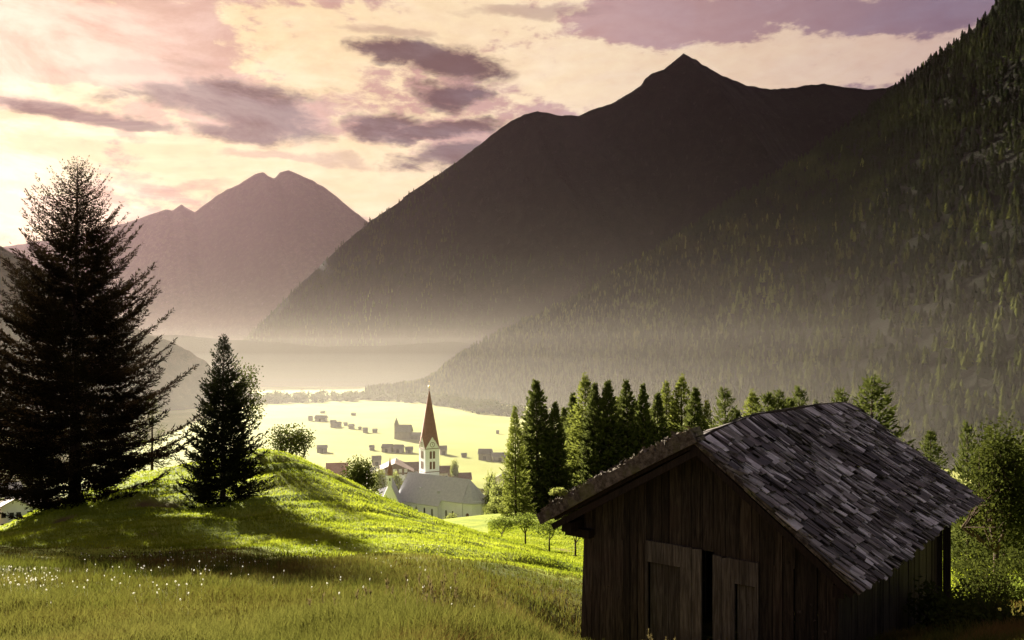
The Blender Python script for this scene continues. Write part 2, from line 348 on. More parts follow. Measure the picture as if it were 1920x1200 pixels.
# ------------------------------------------------------------------ mountains (structure)
def resample(pts, n):
    p = np.array(pts, float); s = np.concatenate([[0], np.cumsum(np.hypot(np.diff(p[:, 0]), np.diff(p[:, 1])))]); t = np.linspace(0, s[-1], n)
    return np.stack([np.interp(t, s, p[:, k]) for k in range(p.shape[1])], -1)
def mountain(name, pts, n, m, front, slope, back_slope, mt, seed, rough=1.0, jag=1.0, foot=-4, mb=14, conc=1.25):
    P = resample(pts, n); d = P[:, 2]
    j = fbm(np.arange(n)*60.0/n*3, np.zeros(n), 5, seed)*jag
    X = (P[:, 0]-CX)/F*d; Z = EYE-(P[:, 1]+j*6-HY)/F*d; Y = d
    Z = np.maximum(Z, foot+3)
    k = np.linspace(0, 1, m)[:, None]; hz = (Z-foot)[None]
    if not np.isscalar(slope): slope = np.interp(P[:, 0], slope[0], slope[1])[None]
    run = hz/slope; prof = 1-(1-k)**conc                       # concave: steep near the crest, gentle at the foot
    kk = k*k*.25+k*.75
    zf = foot+hz*(1-kk)**conc
    tx, ty = front; xf = X[None]+tx*run*kk; yf = Y[None]+ty*run*kk
    sc = float(np.median(d))
    gul = (ridged(xf/sc*9+zf/sc*5, zf/sc*5-xf/sc*3, 5, seed+3)-.5)
    env = np.clip(kk*7, 0, 1)*np.clip((1-kk)*6, 0, 1)
    amp = .045*sc*rough*env
    yf = yf-gul*amp*.9; zf = zf+gul*amp*.55+fbm(xf/sc*50, yf/sc*50, 4, seed+8)*sc*.006*rough*env
    kb = np.linspace(1, 0, mb)[:-1, None]; runb = hz/back_slope
    xb = X[None]-tx*runb*kb; yb = Y[None]-ty*runb*kb; zb = foot+hz*(1-kb)
    V = np.stack([np.concatenate([xb, xf]), np.concatenate([yb, yf]), np.concatenate([zb, zf])], -1)
    o = link(name, mesh(name, V, grid_faces(mb-1+m, n), mat=mt, smooth=True)); tag(o, kind='structure')
    return np.stack([xf, yf, zf], -1)
def rock_mat(name, forest, grass, rock, sc, tl=400):
    m, k = mat(name); co = k.n('ShaderNodeTexCoord').outputs['Object']; g = k.n('ShaderNodeNewGeometry')
    n1 = k.noise(co, 6*sc, 6, .62, .6); n2 = k.noise(co, 40*sc, 5, .65); n3 = k.noise(k.mapping(co, (1, 1, .35), (0, R(25), 0)), 14*sc, 5, .6, .5)
    nz = k.n('ShaderNodeSeparateXYZ'); k.set(nz.inputs[0], g.outputs['Normal'])
    c = k.mix(k.ss(n1, .42, .62), forest, grass); c = k.mix(k.ss(n3, .58, .70), c, rock)
    c = k.mix(k.m('MULTIPLY', k.ss(n2, .45, .7), .55), c, tuple(.45*q for q in forest))
    out(k, bsdf(k, c, .95, .03, bump(k, n2, .7, 8))); return m
M['far_mtn'] = rock_mat('far_mountain', (.03, .026, .02), (.04, .036, .024), (.06, .05, .048), .004)
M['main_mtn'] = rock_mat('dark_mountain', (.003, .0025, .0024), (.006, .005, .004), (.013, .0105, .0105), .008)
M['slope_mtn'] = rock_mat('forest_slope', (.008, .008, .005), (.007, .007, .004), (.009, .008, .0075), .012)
M['left_hill'] = rock_mat('left_hill', (.02, .016, .01), (.035, .025, .015), (.05, .035, .028), .014)
mountain('far_mountain', [(-700, 470, 8700), (-300, 500, 8700), (0, 465, 8555), (30, 459, 8555), (120, 446, 8410), (240, 417, 8120), (280, 402, 7975), (310, 393, 7975), (322, 395, 7975), (340, 383, 7975), (352, 391, 7975), (365, 398, 7975), (400, 371, 7975), (425, 355, 7975), (450, 344, 7975), (478, 327, 7975), (493, 322, 7975), (503, 331, 7975), (514, 335, 7975), (524, 323, 7975), (541, 319, 7975), (562, 327, 7975), (585, 338, 7975), (612, 354, 7975), (640, 376, 7975), (668, 399, 7975), (700, 424, 7902), (800, 500, 7830), (950, 600, 7685), (1100, 640, 7685)], 460, 60, (.45, -.89), .80, 1.7, M['far_mtn'], 5, .10, .5)
mountain('valley_rise', [(-200, 640, 1330), (100, 625, 1335), (330, 628, 1340), (430, 637, 1340), (520, 641, 1340), (600, 650, 1340), (720, 648, 1340), (850, 640, 1330), (1000, 660, 1320)], 260, 30, (.25, -.95), .85, .5, M['slope_mtn'], 61, .0, .25)
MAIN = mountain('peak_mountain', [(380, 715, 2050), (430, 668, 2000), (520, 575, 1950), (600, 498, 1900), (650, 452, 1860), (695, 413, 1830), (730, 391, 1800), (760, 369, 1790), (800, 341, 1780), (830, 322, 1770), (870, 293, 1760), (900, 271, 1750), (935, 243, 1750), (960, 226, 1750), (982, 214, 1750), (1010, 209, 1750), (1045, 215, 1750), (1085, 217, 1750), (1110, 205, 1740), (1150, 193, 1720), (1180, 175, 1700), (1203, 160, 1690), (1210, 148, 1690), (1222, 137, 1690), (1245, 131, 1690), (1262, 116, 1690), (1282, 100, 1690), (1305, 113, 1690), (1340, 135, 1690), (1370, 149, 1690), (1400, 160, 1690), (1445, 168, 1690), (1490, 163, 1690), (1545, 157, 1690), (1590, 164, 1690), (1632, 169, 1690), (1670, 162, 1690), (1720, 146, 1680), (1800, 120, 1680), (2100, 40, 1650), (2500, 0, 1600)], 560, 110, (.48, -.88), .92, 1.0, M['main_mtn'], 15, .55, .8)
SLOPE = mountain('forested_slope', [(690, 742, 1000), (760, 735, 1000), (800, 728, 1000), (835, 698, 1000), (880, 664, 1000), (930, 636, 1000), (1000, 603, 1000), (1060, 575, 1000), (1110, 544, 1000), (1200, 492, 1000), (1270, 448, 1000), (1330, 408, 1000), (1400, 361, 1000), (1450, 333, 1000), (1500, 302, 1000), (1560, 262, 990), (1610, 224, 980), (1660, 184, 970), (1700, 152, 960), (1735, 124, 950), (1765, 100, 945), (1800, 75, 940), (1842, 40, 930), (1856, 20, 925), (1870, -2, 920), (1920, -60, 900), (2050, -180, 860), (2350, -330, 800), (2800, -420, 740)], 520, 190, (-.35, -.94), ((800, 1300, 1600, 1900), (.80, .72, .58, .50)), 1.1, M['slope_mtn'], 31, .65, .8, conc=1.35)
mountain('left_hill', [(-1500, 420, 560), (-700, 440, 620), (-300, 430, 660), (-100, 440, 690), (0, 460, 700), (60, 496, 720), (130, 545, 760), (200, 585, 800), (260, 618, 840), (300, 634, 870), (322, 641, 880), (350, 655, 890), (385, 678, 900), (410, 700, 910), (440, 722, 920), (480, 742, 930), (560, 752, 930)], 260, 60, (.3, -.95), .62, .9, M['left_hill'], 51, .7, 1.0)

# ------------------------------------------------------------------ trees
def diamonds(P, D, L, W, rng, roll=None):
    """narrow pointed leaves from P along D"""
    P = np.asarray(P); D = np.asarray(D); n = len(P)
    D = D/np.maximum(np.linalg.norm(D, axis=1, keepdims=True), 1e-9)
    Rv = rng.normal(size=(n, 3)) if roll is None else roll
    N = np.cross(D, Rv); N /= np.maximum(np.linalg.norm(N, axis=1, keepdims=True), 1e-9)
    L = np.broadcast_to(L, (n,))[:, None]; W = np.broadcast_to(W, (n,))[:, None]
    V = np.stack([P, P+D*L*.45+N*W*.5, P+D*L, P+D*L*.45-N*W*.5], 1).reshape(-1, 3)
    return V, np.arange(n*4).reshape(n, 4)
def trunk_tube(mb, pts, rad, n=7):
    for i in range(len(pts)-1): mb.tube(pts[i], pts[i+1], rad[i], rad[i+1], n, cap=i == len(pts)-2)
def conifer(seed, H, Rm, dens=1.0, prof=.85, up=.35, droop=.25, leafw=.07, leafl=.28, twig=1.0, base=.06, sparse=0.0, thin=0.0, cap=9, lowr=.8, needles=6, gap=1.0, irregular=.25, step=None, hang=0.0):
    rng = np.random.default_rng(seed); tr = MB(); ts = []; br = []
    bend = rng.normal(0, .012, 2)*H
    def ax(z): q = z/H; return np.array([bend[0]*q*q, bend[1]*q*q, z])
    zs = np.linspace(-.4, H*.985, 9); trunk_tube(tr, [ax(z) for z in zs], [max(.012, .018*H*(1-z/H*.97)**.9) for z in zs])
    P, D, L, W, T = [], [], [], [], []
    BP, BD, BL, BW = [], [], [], []
    z = base*H; st = step or .032*H
    while z < .975*H:
        q = z/H; rad = Rm*min(cap, (1-q)**prof)*(lowr+(1-lowr)*min(1, (q-base)/.13))
        lq = leafl; leafq = min(1, .45+1.5*(1-q)); nb = int(round((5+rng.integers(0, 3))*dens)); a0 = rng.uniform(0, 6.28)
        for b in range(nb):
            if rng.random() < sparse: continue
            a = a0+6.2832*b/nb+rng.normal(0, .25); l = max(.1*Rm*.5, rad*rng.uniform(1-irregular, 1+irregular*.7))
            tilt = -droop*(1-q)*1.1+.75*q*q+rng.normal(0, .10); h = np.array([math.cos(a), math.sin(a), 0]); side = np.array([-h[1], h[0], 0])
            o = ax(z+rng.normal(0, st*.35))
            def bp(s, o=o, h=h, l=l, tilt=tilt): return o+h*(l*s)+np.array([0, 0, l*(tilt*s-droop*.8*s*(1-s)+up*s*s*.75)])
            nt = max(4, int(l/(.15*twig*max(.4, leafl/.28))))
            prev = o
            for i in range(1, nt+1):
                s = i/nt; c = bp(s); d = c-prev
                BP.append(prev); BD.append(d); BL.append(np.linalg.norm(d)*1.15); BW.append(max(.008, .014*l*(1-.8*s)*.6)); prev0 = prev; prev = c
                if (s < .16 and l > .8) or rng.random() < thin*min(1, .25+q): continue
                tl = (.34*l*(1-s)**.75+leafl*leafq*.55)*rng.uniform(.7, 1.25)
                for sg in (-1, 1):
                    dirn = d/np.linalg.norm(d)*rng.uniform(.55, .95)+side*sg*rng.uniform(.55, .95)+np.array([0, 0, rng.normal(.04, .16)-hang])
                    dirn /= np.linalg.norm(dirn); m = max(1, int(tl/(leafl*.55)*needles/6))
                    for e in range(m):
                        f = (e+rng.random())/m*.8; p = c+dirn*tl*f+np.array([0, 0, -hang*tl*f*f*.6])
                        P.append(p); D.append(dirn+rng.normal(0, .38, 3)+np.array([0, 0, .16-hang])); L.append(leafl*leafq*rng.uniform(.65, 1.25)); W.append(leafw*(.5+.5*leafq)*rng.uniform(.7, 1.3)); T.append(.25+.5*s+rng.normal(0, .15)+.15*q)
                P.append(c); D.append(d+rng.normal(0, .02, 3)*l+np.array([0, 0, .02])); L.append(leafl*leafq*1.1); W.append(leafw*leafq*1.1); T.append(.5)
        z += st*gap*rng.uniform(.7, 1.3)*(1-.5*q)
    for k in range(14):   # the leader
        P.append(ax(H*(.945+.0036*k))); a = rng.uniform(0, 6.28); D.append([math.cos(a)*.6, math.sin(a)*.6, 1]); L.append(leafl*.38); W.append(leafw*.5); T.append(.6)
    P.append(ax(H*.96)); D.append([0, 0, 1]); L.append(H*.04+leafl*.4); W.append(leafw*.8); T.append(.5)
    Vf, Qf = diamonds(P, D, np.array(L), np.array(W), rng)
    V1, Q1 = diamonds(BP, BD, np.array(BL), np.array(BW), rng); V2, Q2 = diamonds(BP, BD, np.array(BL), np.array(BW), rng)
    return tr, (Vf, Qf, np.repeat(np.clip(T, 0, 1), 4)), (np.concatenate([V1, V2]), np.concatenate([Q1, Q2+len(V1)]))
def conifer_meshes(nm, leafmat, seed, H, Rm, **kw):
    tr, (V, Q, T), (BV, BQ) = conifer(seed, H, Rm, **kw)
    return tr.make(nm+'_trunk', M['bark'], True), mesh(nm+'_foliage', V, Q, mat=leafmat, tint=T), mesh(nm+'_branches', BV, BQ, mat=M['bark'])
def plant_tree(name, label, cat, loc, ms, rz=0, sc=(1, 1, 1), group=None, branches=True):
    o = thing(name, label, cat, loc, rz, group); o.scale = sc
    link('trunk', ms[0], o); link('crown', ms[1], o)
    if branches and len(ms) > 2: link('branches', ms[2], o)
    return o
def broadleaf(seed, H, Rx, Rz, leaf=.22, n=5000, trunk_h=.3, lean=0, gaps=.5, nb=9, fork=4, tr_r=None, low=0.0):
    rng = np.random.default_rng(seed); tr = MB(); r0 = tr_r or H*.022
    c0 = np.array([0, 0, H*trunk_h]); p = np.array([0, 0, -.5])
    trunk_tube(tr, [p, np.array([.03*H*lean, 0, H*trunk_h*.5]), c0], [r0*1.25, r0, r0*.85])
    cen = np.array([0, 0, H-Rz]); ends = []
    for f in range(fork):
        a = 6.283*f/fork+rng.uniform(-.5, .5); e = cen+np.array([math.cos(a)*Rx*.45, math.sin(a)*Rx*.45, Rz*rng.uniform(-.25, .35)])
        mid = (c0+e)/2+rng.normal(0, .06*H, 3)*[1, 1, .4]; trunk_tube(tr, [c0, mid, e], [r0*.65, r0*.42, r0*.24], 5)
        for g in range(nb//2):
            v = rng.normal(size=3); v /= np.linalg.norm(v); v[2] = abs(v[2])*1.3-.45-low
            q = cen+v*np.array([Rx, Rx, Rz])*rng.uniform(.55, .95); ends.append(q); s = mid if g % 2 else e
            trunk_tube(tr, [s, (s+q)/2+rng.normal(0, .03*H, 3), q], [r0*.25, r0*.16, r0*.07], 4)
    ends = np.array(ends); k = rng.integers(0, len(ends), n); sig = np.array([Rx, Rx, Rz])*(.20+.10*(1-gaps))
    tone = rng.uniform(-.28, .28, len(ends)); P = ends[k]+np.clip(rng.normal(size=(n, 3)), -1.7, 1.7)*sig
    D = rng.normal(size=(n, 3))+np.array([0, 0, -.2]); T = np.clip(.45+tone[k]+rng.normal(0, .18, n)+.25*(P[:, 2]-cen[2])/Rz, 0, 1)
    V, Q = diamonds(P, D, leaf*rng.uniform(.6, 1.25, n), leaf*.62*rng.uniform(.7, 1.2, n), rng)
    return tr, V, Q, T
def broad_meshes(nm, leafmat, seed, *a, **kw):
    tr, V, Q, T = broadleaf(seed, *a, **kw); return tr.make(nm+'_trunk', M['bark'], True), mesh(nm+'_leaves', V, Q, mat=leafmat, tint=np.repeat(T, 4))

def place_top(px, d, py_top, dz=0):
    x = (px-CX)/F*d; g = ground(x, d); return (x, d, g-.1), EYE-(py_top-HY)/F*d-g

# the two dark spruces on the knoll
loc, h = place_top(140, 38.5, 297)
plant_tree('spruce_tree', 'tall dark spruce with open ragged top, towering at the left of the grassy knoll', 'tree', loc,
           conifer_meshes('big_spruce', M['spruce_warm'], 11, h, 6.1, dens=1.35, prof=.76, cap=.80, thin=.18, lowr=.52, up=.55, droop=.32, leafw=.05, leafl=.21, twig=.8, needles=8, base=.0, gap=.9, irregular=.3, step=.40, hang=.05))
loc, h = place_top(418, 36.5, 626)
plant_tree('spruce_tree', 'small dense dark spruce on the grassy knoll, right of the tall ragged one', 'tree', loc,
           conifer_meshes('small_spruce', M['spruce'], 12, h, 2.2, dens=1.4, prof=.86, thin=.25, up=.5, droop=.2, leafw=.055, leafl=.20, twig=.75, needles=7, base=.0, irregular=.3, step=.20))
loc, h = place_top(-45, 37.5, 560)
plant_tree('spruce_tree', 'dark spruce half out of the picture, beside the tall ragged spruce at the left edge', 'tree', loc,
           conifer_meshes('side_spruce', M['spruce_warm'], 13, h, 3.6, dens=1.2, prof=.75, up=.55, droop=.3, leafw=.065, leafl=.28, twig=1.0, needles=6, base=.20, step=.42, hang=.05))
for i, (x, y, s_) in enumerate([(-37, 42, 1.15), (-45, 37, 1.1)]):  # unseen spruces added to cast shade on the foreground meadow
    e_ = bpy.data.objects['spruce_tree.002'] if 'spruce_tree.002' in bpy.data.objects else None
    copy_thing(e_, (x, y, ground(x, y)-.1), i*1.9, (s_*1.15, s_*1.15, s_*1.35), ['tall dark spruce outside the left edge of the picture', 'dark spruce farthest out to the left of the knoll'][i])
loc, h = place_top(285, 56, 735)
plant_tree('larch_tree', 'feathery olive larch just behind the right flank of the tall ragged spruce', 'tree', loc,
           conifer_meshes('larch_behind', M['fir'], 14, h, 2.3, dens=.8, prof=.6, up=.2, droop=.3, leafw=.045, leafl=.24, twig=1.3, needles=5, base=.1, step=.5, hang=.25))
loc, h = place_top(455, 47, 672)
plant_tree('rowan_tree', 'thin pale green tree with loose leaves showing behind the small dense spruce', 'tree', loc,
           broad_meshes('rowan', M['leaf_dark'], 15, h, 1.1, 2.4, leaf=.15, n=1700, trunk_h=.25, gaps=.9, nb=12, fork=4))
loc, h = place_top(545, 62, 790)
plant_tree('round_tree', 'small airy round tree with see-through crown on the crest of the knoll', 'tree', loc,
           broad_meshes('airy', M['leaf_dark'], 16, h, 1.95, 1.6, leaf=.19, n=2600, trunk_h=.5, gaps=.9, nb=12, fork=5))
loc, h = place_top(673, 95, 855)
plant_tree('round_tree', 'dense dark green bushy tree behind the slope of the knoll, left of the church', 'tree', loc,
           broad_meshes('bushy', M['leaf_dark'], 17, h, 2.15, 3.2, leaf=.30, n=5200, trunk_h=.3, gaps=.1, nb=16, fork=6, low=.2))

# the grove and the trees behind the hay barn
CM = {}
for i in range(3):
    CM['s%d' % i] = conifer_meshes('grove_spruce', M['fir'], 60+i, 20, 4.6, dens=1.15, prof=.92, up=.2, droop=.32, leafw=.34, leafl=.85, twig=.8, needles=8, base=.01, step=.60, irregular=.35)
    CM['l%d' % i] = conifer_meshes('grove_larch', M['larch'], 70+i, 20, 4.4, dens=1.1, prof=.88, up=.3, droop=.22, leafw=.24, leafl=.72, twig=.9, needles=8, base=.02, step=.64, thin=.15, irregular=.35, hang=.12)
    CM['d%d' % i] = conifer_meshes('young_spruce', M['fir'], 80+i, 9, 2.5, dens=1.1, prof=.85, up=.4, droop=.2, leafw=.13, leafl=.42, twig=.9, needles=7, base=.03, step=.5, irregular=.35)
GR = 'conifers of the grove behind the hay barn'
SL = 'conifers showing over the barn roof'
grove = [  # px, top py, depth, kind, width factor, label
 (967, 760, 150, 'l0', .62, 'thin pale see-through larch at the left end of the conifer grove'),
 (1008, 713, 160, 's0', 1.05, 'tall broad green spruce, second from the left end of the conifer grove'),
 (1040, 752, 158, 's1', .72, 'shorter dark slim spruce tucked against the tall broad one in the grove'),
 (1078, 735, 172, 's2', .8, 'spruce half hidden between the short slim spruce and the tallest larch'),
 (1096, 703, 165, 'l1', 1.05, 'tallest yellow-green larch in the left half of the grove'),
 (1114, 719, 160, 's0', .8, 'green spruce touching the right side of the tallest left-hand larch'),
 (1140, 712, 158, 's1', .85, 'dark pointed spruce standing in the middle of the grove, left of its darkest tree'),
 (1160, 742, 172, 'l2', .9, 'lower olive larch between the two dark pointed spruces of the grove'),
 (1178, 711, 160, 's2', .85, 'spruce with the darkest, densest tip in the middle of the grove'),
 (1205, 720, 156, 's0', .7, 'slender spruce with spiky open tiers right of the darkest tip in the grove'),
 (1232, 735, 158, 's1', .8, 'dark spruce with a low sharp tip before the pale larches of the grove'),
 (1251, 713, 166, 'l0', .9, 'pale yellow-green larch, left one of the pair in the grove\'s right half'),
 (1279, 705, 164, 'l1', 1.0, 'pale yellow-green larch, taller right one of the pair in the grove\'s right half'),
 (1301, 725, 156, 's2', .85, 'dark steep-sided spruce at the right end of the grove near the barn ridge'),
 (1324, 748, 160, 'l2', .7, 'small pale larch just past the right end of the grove'),
 (988, 790, 178, 's1', .7, 'low spruce filling the gap behind the two leftmost trees of the grove'),
 (1060, 765, 180, 's0', .8, 'low spruce at the back, left of the tallest larch of the grove'),
 (1128, 760, 180, 's2', .8, 'low dark spruce at the back, under the middle of the grove'),
 (1192, 752, 178, 's1', .8, 'low spruce at the back, right under the darkest tip of the grove'),
 (1218, 765, 180, 'l2', .9, 'low olive larch at the back, right of the spiky slender spruce'),
 (1264, 752, 178, 's0', .8, 'low spruce at the back, between the pair of pale larches')]
first = {}
def put_conifer(px, top, d, kind, wf, label, group, href, cat='tree'):
    loc, h = place_top(px, d, top); s = h/href; nm = {'l': 'larch_tree', 's': 'spruce_tree', 'd': 'spruce_tree'}[kind[0]]
    sc = (s**.35*wf*1.22, s**.35*wf*1.22, s) if kind[0] != 'd' else (s*wf, s*wf, s)
    rz = (px*1.7) % 6.28
    if kind not in first:
        first[kind] = plant_tree(nm, label, cat, loc, CM[kind], rz, sc, group)
    else: copy_thing(first[kind], loc, rz, sc, label, group)
for a in grove: put_conifer(*a, GR, 20)
for a in [
 (1361, 727, 105, 'd1', .95, 'slender dark spruce standing alone between the grove and the barn roof'),
 (1383, 768, 105, 'd0', .7, 'tiny dark spruce tip at the foot of the lone slender spruce'),
 (1410, 733, 112, 'l1', .85, 'pale larch over the barn ridge, between the lone slender spruce and broad dark ones'),
 (1437, 735, 92, 'd0', .95, 'left of two dark spruces grown together over the middle of the barn ridge'),
 (1455, 730, 93, 'd2', .95, 'right of two dark spruces grown together over the middle of the barn ridge'),
 (1483, 745, 96, 'd0', .9, 'lower spruce leaning on a taller one over the right half of the barn ridge'),
 (1501, 724, 97, 'd1', .9, 'narrow spruce with a sharp tip over the right half of the barn ridge'),
 (1531, 750, 100, 'd1', .4, 'hardly visible stick-thin spruce tip over the barn ridge'),
 (1578, 727, 80, 'd2', .85, 'small neat spruce tip close to the far end of the barn ridge'),
 (1633, 703, 70, 'd2', 1.3, 'biggest broad dark spruce, rising behind the far end of the barn ridge'),
 (1746, 806, 70, 'd0', 1.0, 'small spruce tip behind the far roof edge of the barn'),
 (1815, 788, 46, 'd1', .65, 'narrow dark spruce beside the leafy tree at the right edge'),
 (1885, 835, 44, 'd2', 1.0, 'broad dark spruce filling the space behind the leafy tree at the right edge'),
 (1960, 790, 47, 's1', .62, 'tall dark spruce just outside the right edge of the picture')]:
    put_conifer(*a, SL, 9 if a[3][0] == 'd' else 20)

# orchard below the church
OG = 'small orchard trees on the sunlit slope beside the barn'
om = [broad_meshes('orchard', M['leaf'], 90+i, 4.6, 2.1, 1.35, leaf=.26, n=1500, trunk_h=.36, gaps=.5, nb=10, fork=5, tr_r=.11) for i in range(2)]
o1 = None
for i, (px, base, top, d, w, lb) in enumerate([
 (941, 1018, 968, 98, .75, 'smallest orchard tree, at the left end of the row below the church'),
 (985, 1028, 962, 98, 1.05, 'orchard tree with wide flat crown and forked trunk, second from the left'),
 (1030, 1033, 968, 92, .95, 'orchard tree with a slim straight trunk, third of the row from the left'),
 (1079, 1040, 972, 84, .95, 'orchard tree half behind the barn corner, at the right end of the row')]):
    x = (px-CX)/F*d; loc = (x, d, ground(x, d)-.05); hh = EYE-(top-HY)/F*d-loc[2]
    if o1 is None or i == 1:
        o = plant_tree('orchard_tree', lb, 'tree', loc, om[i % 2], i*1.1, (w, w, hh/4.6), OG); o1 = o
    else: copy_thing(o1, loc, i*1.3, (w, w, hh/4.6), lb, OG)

# leafy trees of the village
VT = 'leafy trees around the church'
vm = [broad_meshes('village_tree', M['leaf_pale'], 100+i, 9, 3.2, 3.6, leaf=.75, n=1500, trunk_h=.25, gaps=.3, nb=12, fork=5, low=.15) for i in range(3)]
v1 = []
for i, (px, top, d, w, lb) in enumerate([
 (921, 886, 262, .75, 'pale tree standing at the right end of the church roof'),
 (934, 896, 240, .85, 'broad hazy green tree right of the church apse'),
 (953, 898, 240, .9, 'leafy tree between the church and the left end of the conifer grove'),
 (934, 930, 205, .9, 'round leafy tree lower down beside the small annexe of the church'),
 (958, 935, 185, .9, 'leafy tree at the foot of the thin pale larch of the grove'),
 (928, 958, 165, .6, 'lowest round bush of the trees right of the church, above the smallest orchard tree'),
 (846, 962, 245, .75, 'round shrub standing before the choir wall of the church'),
 (896, 976, 240, .55, 'low round shrub at the corner of the church apse'),
 (712, 874, 318, .8, 'pale tree left of the small red chapel spire'),
 (741, 884, 320, .9, 'pale tree between the chapel spire and the church roof'),
 (757, 895, 315, .7, 'small tree touching the left end of the church roof'),
 (812, 858, 400, .5, 'small bush on the field edge behind the church tower'),
 (852, 862, 360, .6, 'small tree between the two brown houses behind the church'),
 (590, 872, 380, .5, 'grey bush beside the red roofed house at the field edge')]):
    x = (px-CX)/F*d; g = ground(x, d); h = max(2.0, EYE-(top-HY)/F*d-g)
    if i < 3: v1.append(plant_tree('leafy_tree', lb, 'tree', (x, d, g-.2), vm[i], i, (w, w, h/9), VT))
    else: copy_thing(v1[i % 3], (x, d, g-.2), i*1.3, (w, w, h/9), lb, VT)

# right edge: tree, undergrowth and weeds along the barn
loc, h = place_top(1868, 30, 762)
plant_tree('leafy_tree', 'tall leafy tree overhanging the far corner of the barn roof at the right edge', 'tree', loc,
           broad_meshes('right_tree', M['leaf_dark'], 120, h, 1.2, 3.0, leaf=.15, n=8000, trunk_h=.2, gaps=.95, nb=22, fork=8, tr_r=.11, low=.15))
for i, (px, top, d, w, lb) in enumerate([(1935, 800, 33, 1.7, 'dark leafy tree cut by the right edge, behind the tall overhanging one'), (1990, 760, 40, 2.3, 'dark leafy tree out past the right edge of the barn yard')]):
    loc, h = place_top(px, d, top)
    plant_tree('leafy_tree', lb, 'tree', loc, broad_meshes('edge_tree', M['leaf_dark'], 121+i, h, w, h*.36, leaf=.22, n=4200, trunk_h=.25, gaps=.4, nb=14, fork=6, tr_r=.14, low=.3))
def bush(name, label, px, top, d, rx, mt, seed, n=2600, leaf=.12):
    loc, h = place_top(px, d, top); h = max(.5, h); rng = np.random.default_rng(seed); mb = MB(); o = thing(name, label, 'bush', loc)
    P, D, T = [], [], []
    for s in range(26):
        a = rng.uniform(0, 6.28); r = rx*math.sqrt(rng.random()); hh = h*rng.uniform(.55, 1)*(1-.45*(r/rx)**2); b = np.array([0, 0, -.15]); e = np.array([math.cos(a)*r, math.sin(a)*r, hh])
        mb.tube(b, (b+e)/2+np.array([0, 0, .1*hh]), .012, .008, 4); mb.tube((b+e)/2+np.array([0, 0, .1*hh]), e, .008, .003, 4)
        m = n//26; t = rng.random(m)**.7; p = b+(e-b)*t[:, None]+rng.normal(size=(m, 3))*[.14*rx, .14*rx, .06*h]; P.append(p); D.append(rng.normal(size=(m, 3))+[0, 0, .3]); T.append(np.clip(.2+.5*t+rng.normal(0, .15, m), 0, 1))
    P = np.concatenate(P); D = np.concatenate(D); T = np.concatenate(T); V, Q = diamonds(P, D, leaf*rng.uniform(.6, 1.3, len(P)), leaf*.5, rng)
    link('stems', mb.make('bush_stems', M['bark']), o); link('leaves', mesh('bush_leaves', V, Q, mat=mt, tint=np.repeat(T, 4)), o); return o
bush('bush', 'dark leafy bush against the long shaded side of the hay barn', 1790, 1075, 16.5, 1.0, M['leaf_dark'], 130)
bush('bush', 'dark bush at the bottom right corner, nearest to the viewer', 1880, 1110, 13.5, 1.1, M['leaf_dark'], 131)
bush('bush', 'dark undergrowth bush behind the far barn corner, below the overhanging tree', 1840, 980, 27, 1.1, M['leaf_dark'], 134, 2400)
bush('bush', 'dark bush at the right edge, under the broad dark spruce', 1925, 985, 31, 1.5, M['leaf_dark'], 135, 2600)
bush('bush', 'sunlit bush under the tall tree at the right edge', 1893, 1072, 24, 1.0, M['leaf'], 132, 2200)
bush('bush', 'tall dark weeds at the far corner of the long barn side', 1845, 1020, 21.5, .8, M['leaf_dark'], 133, 1800)

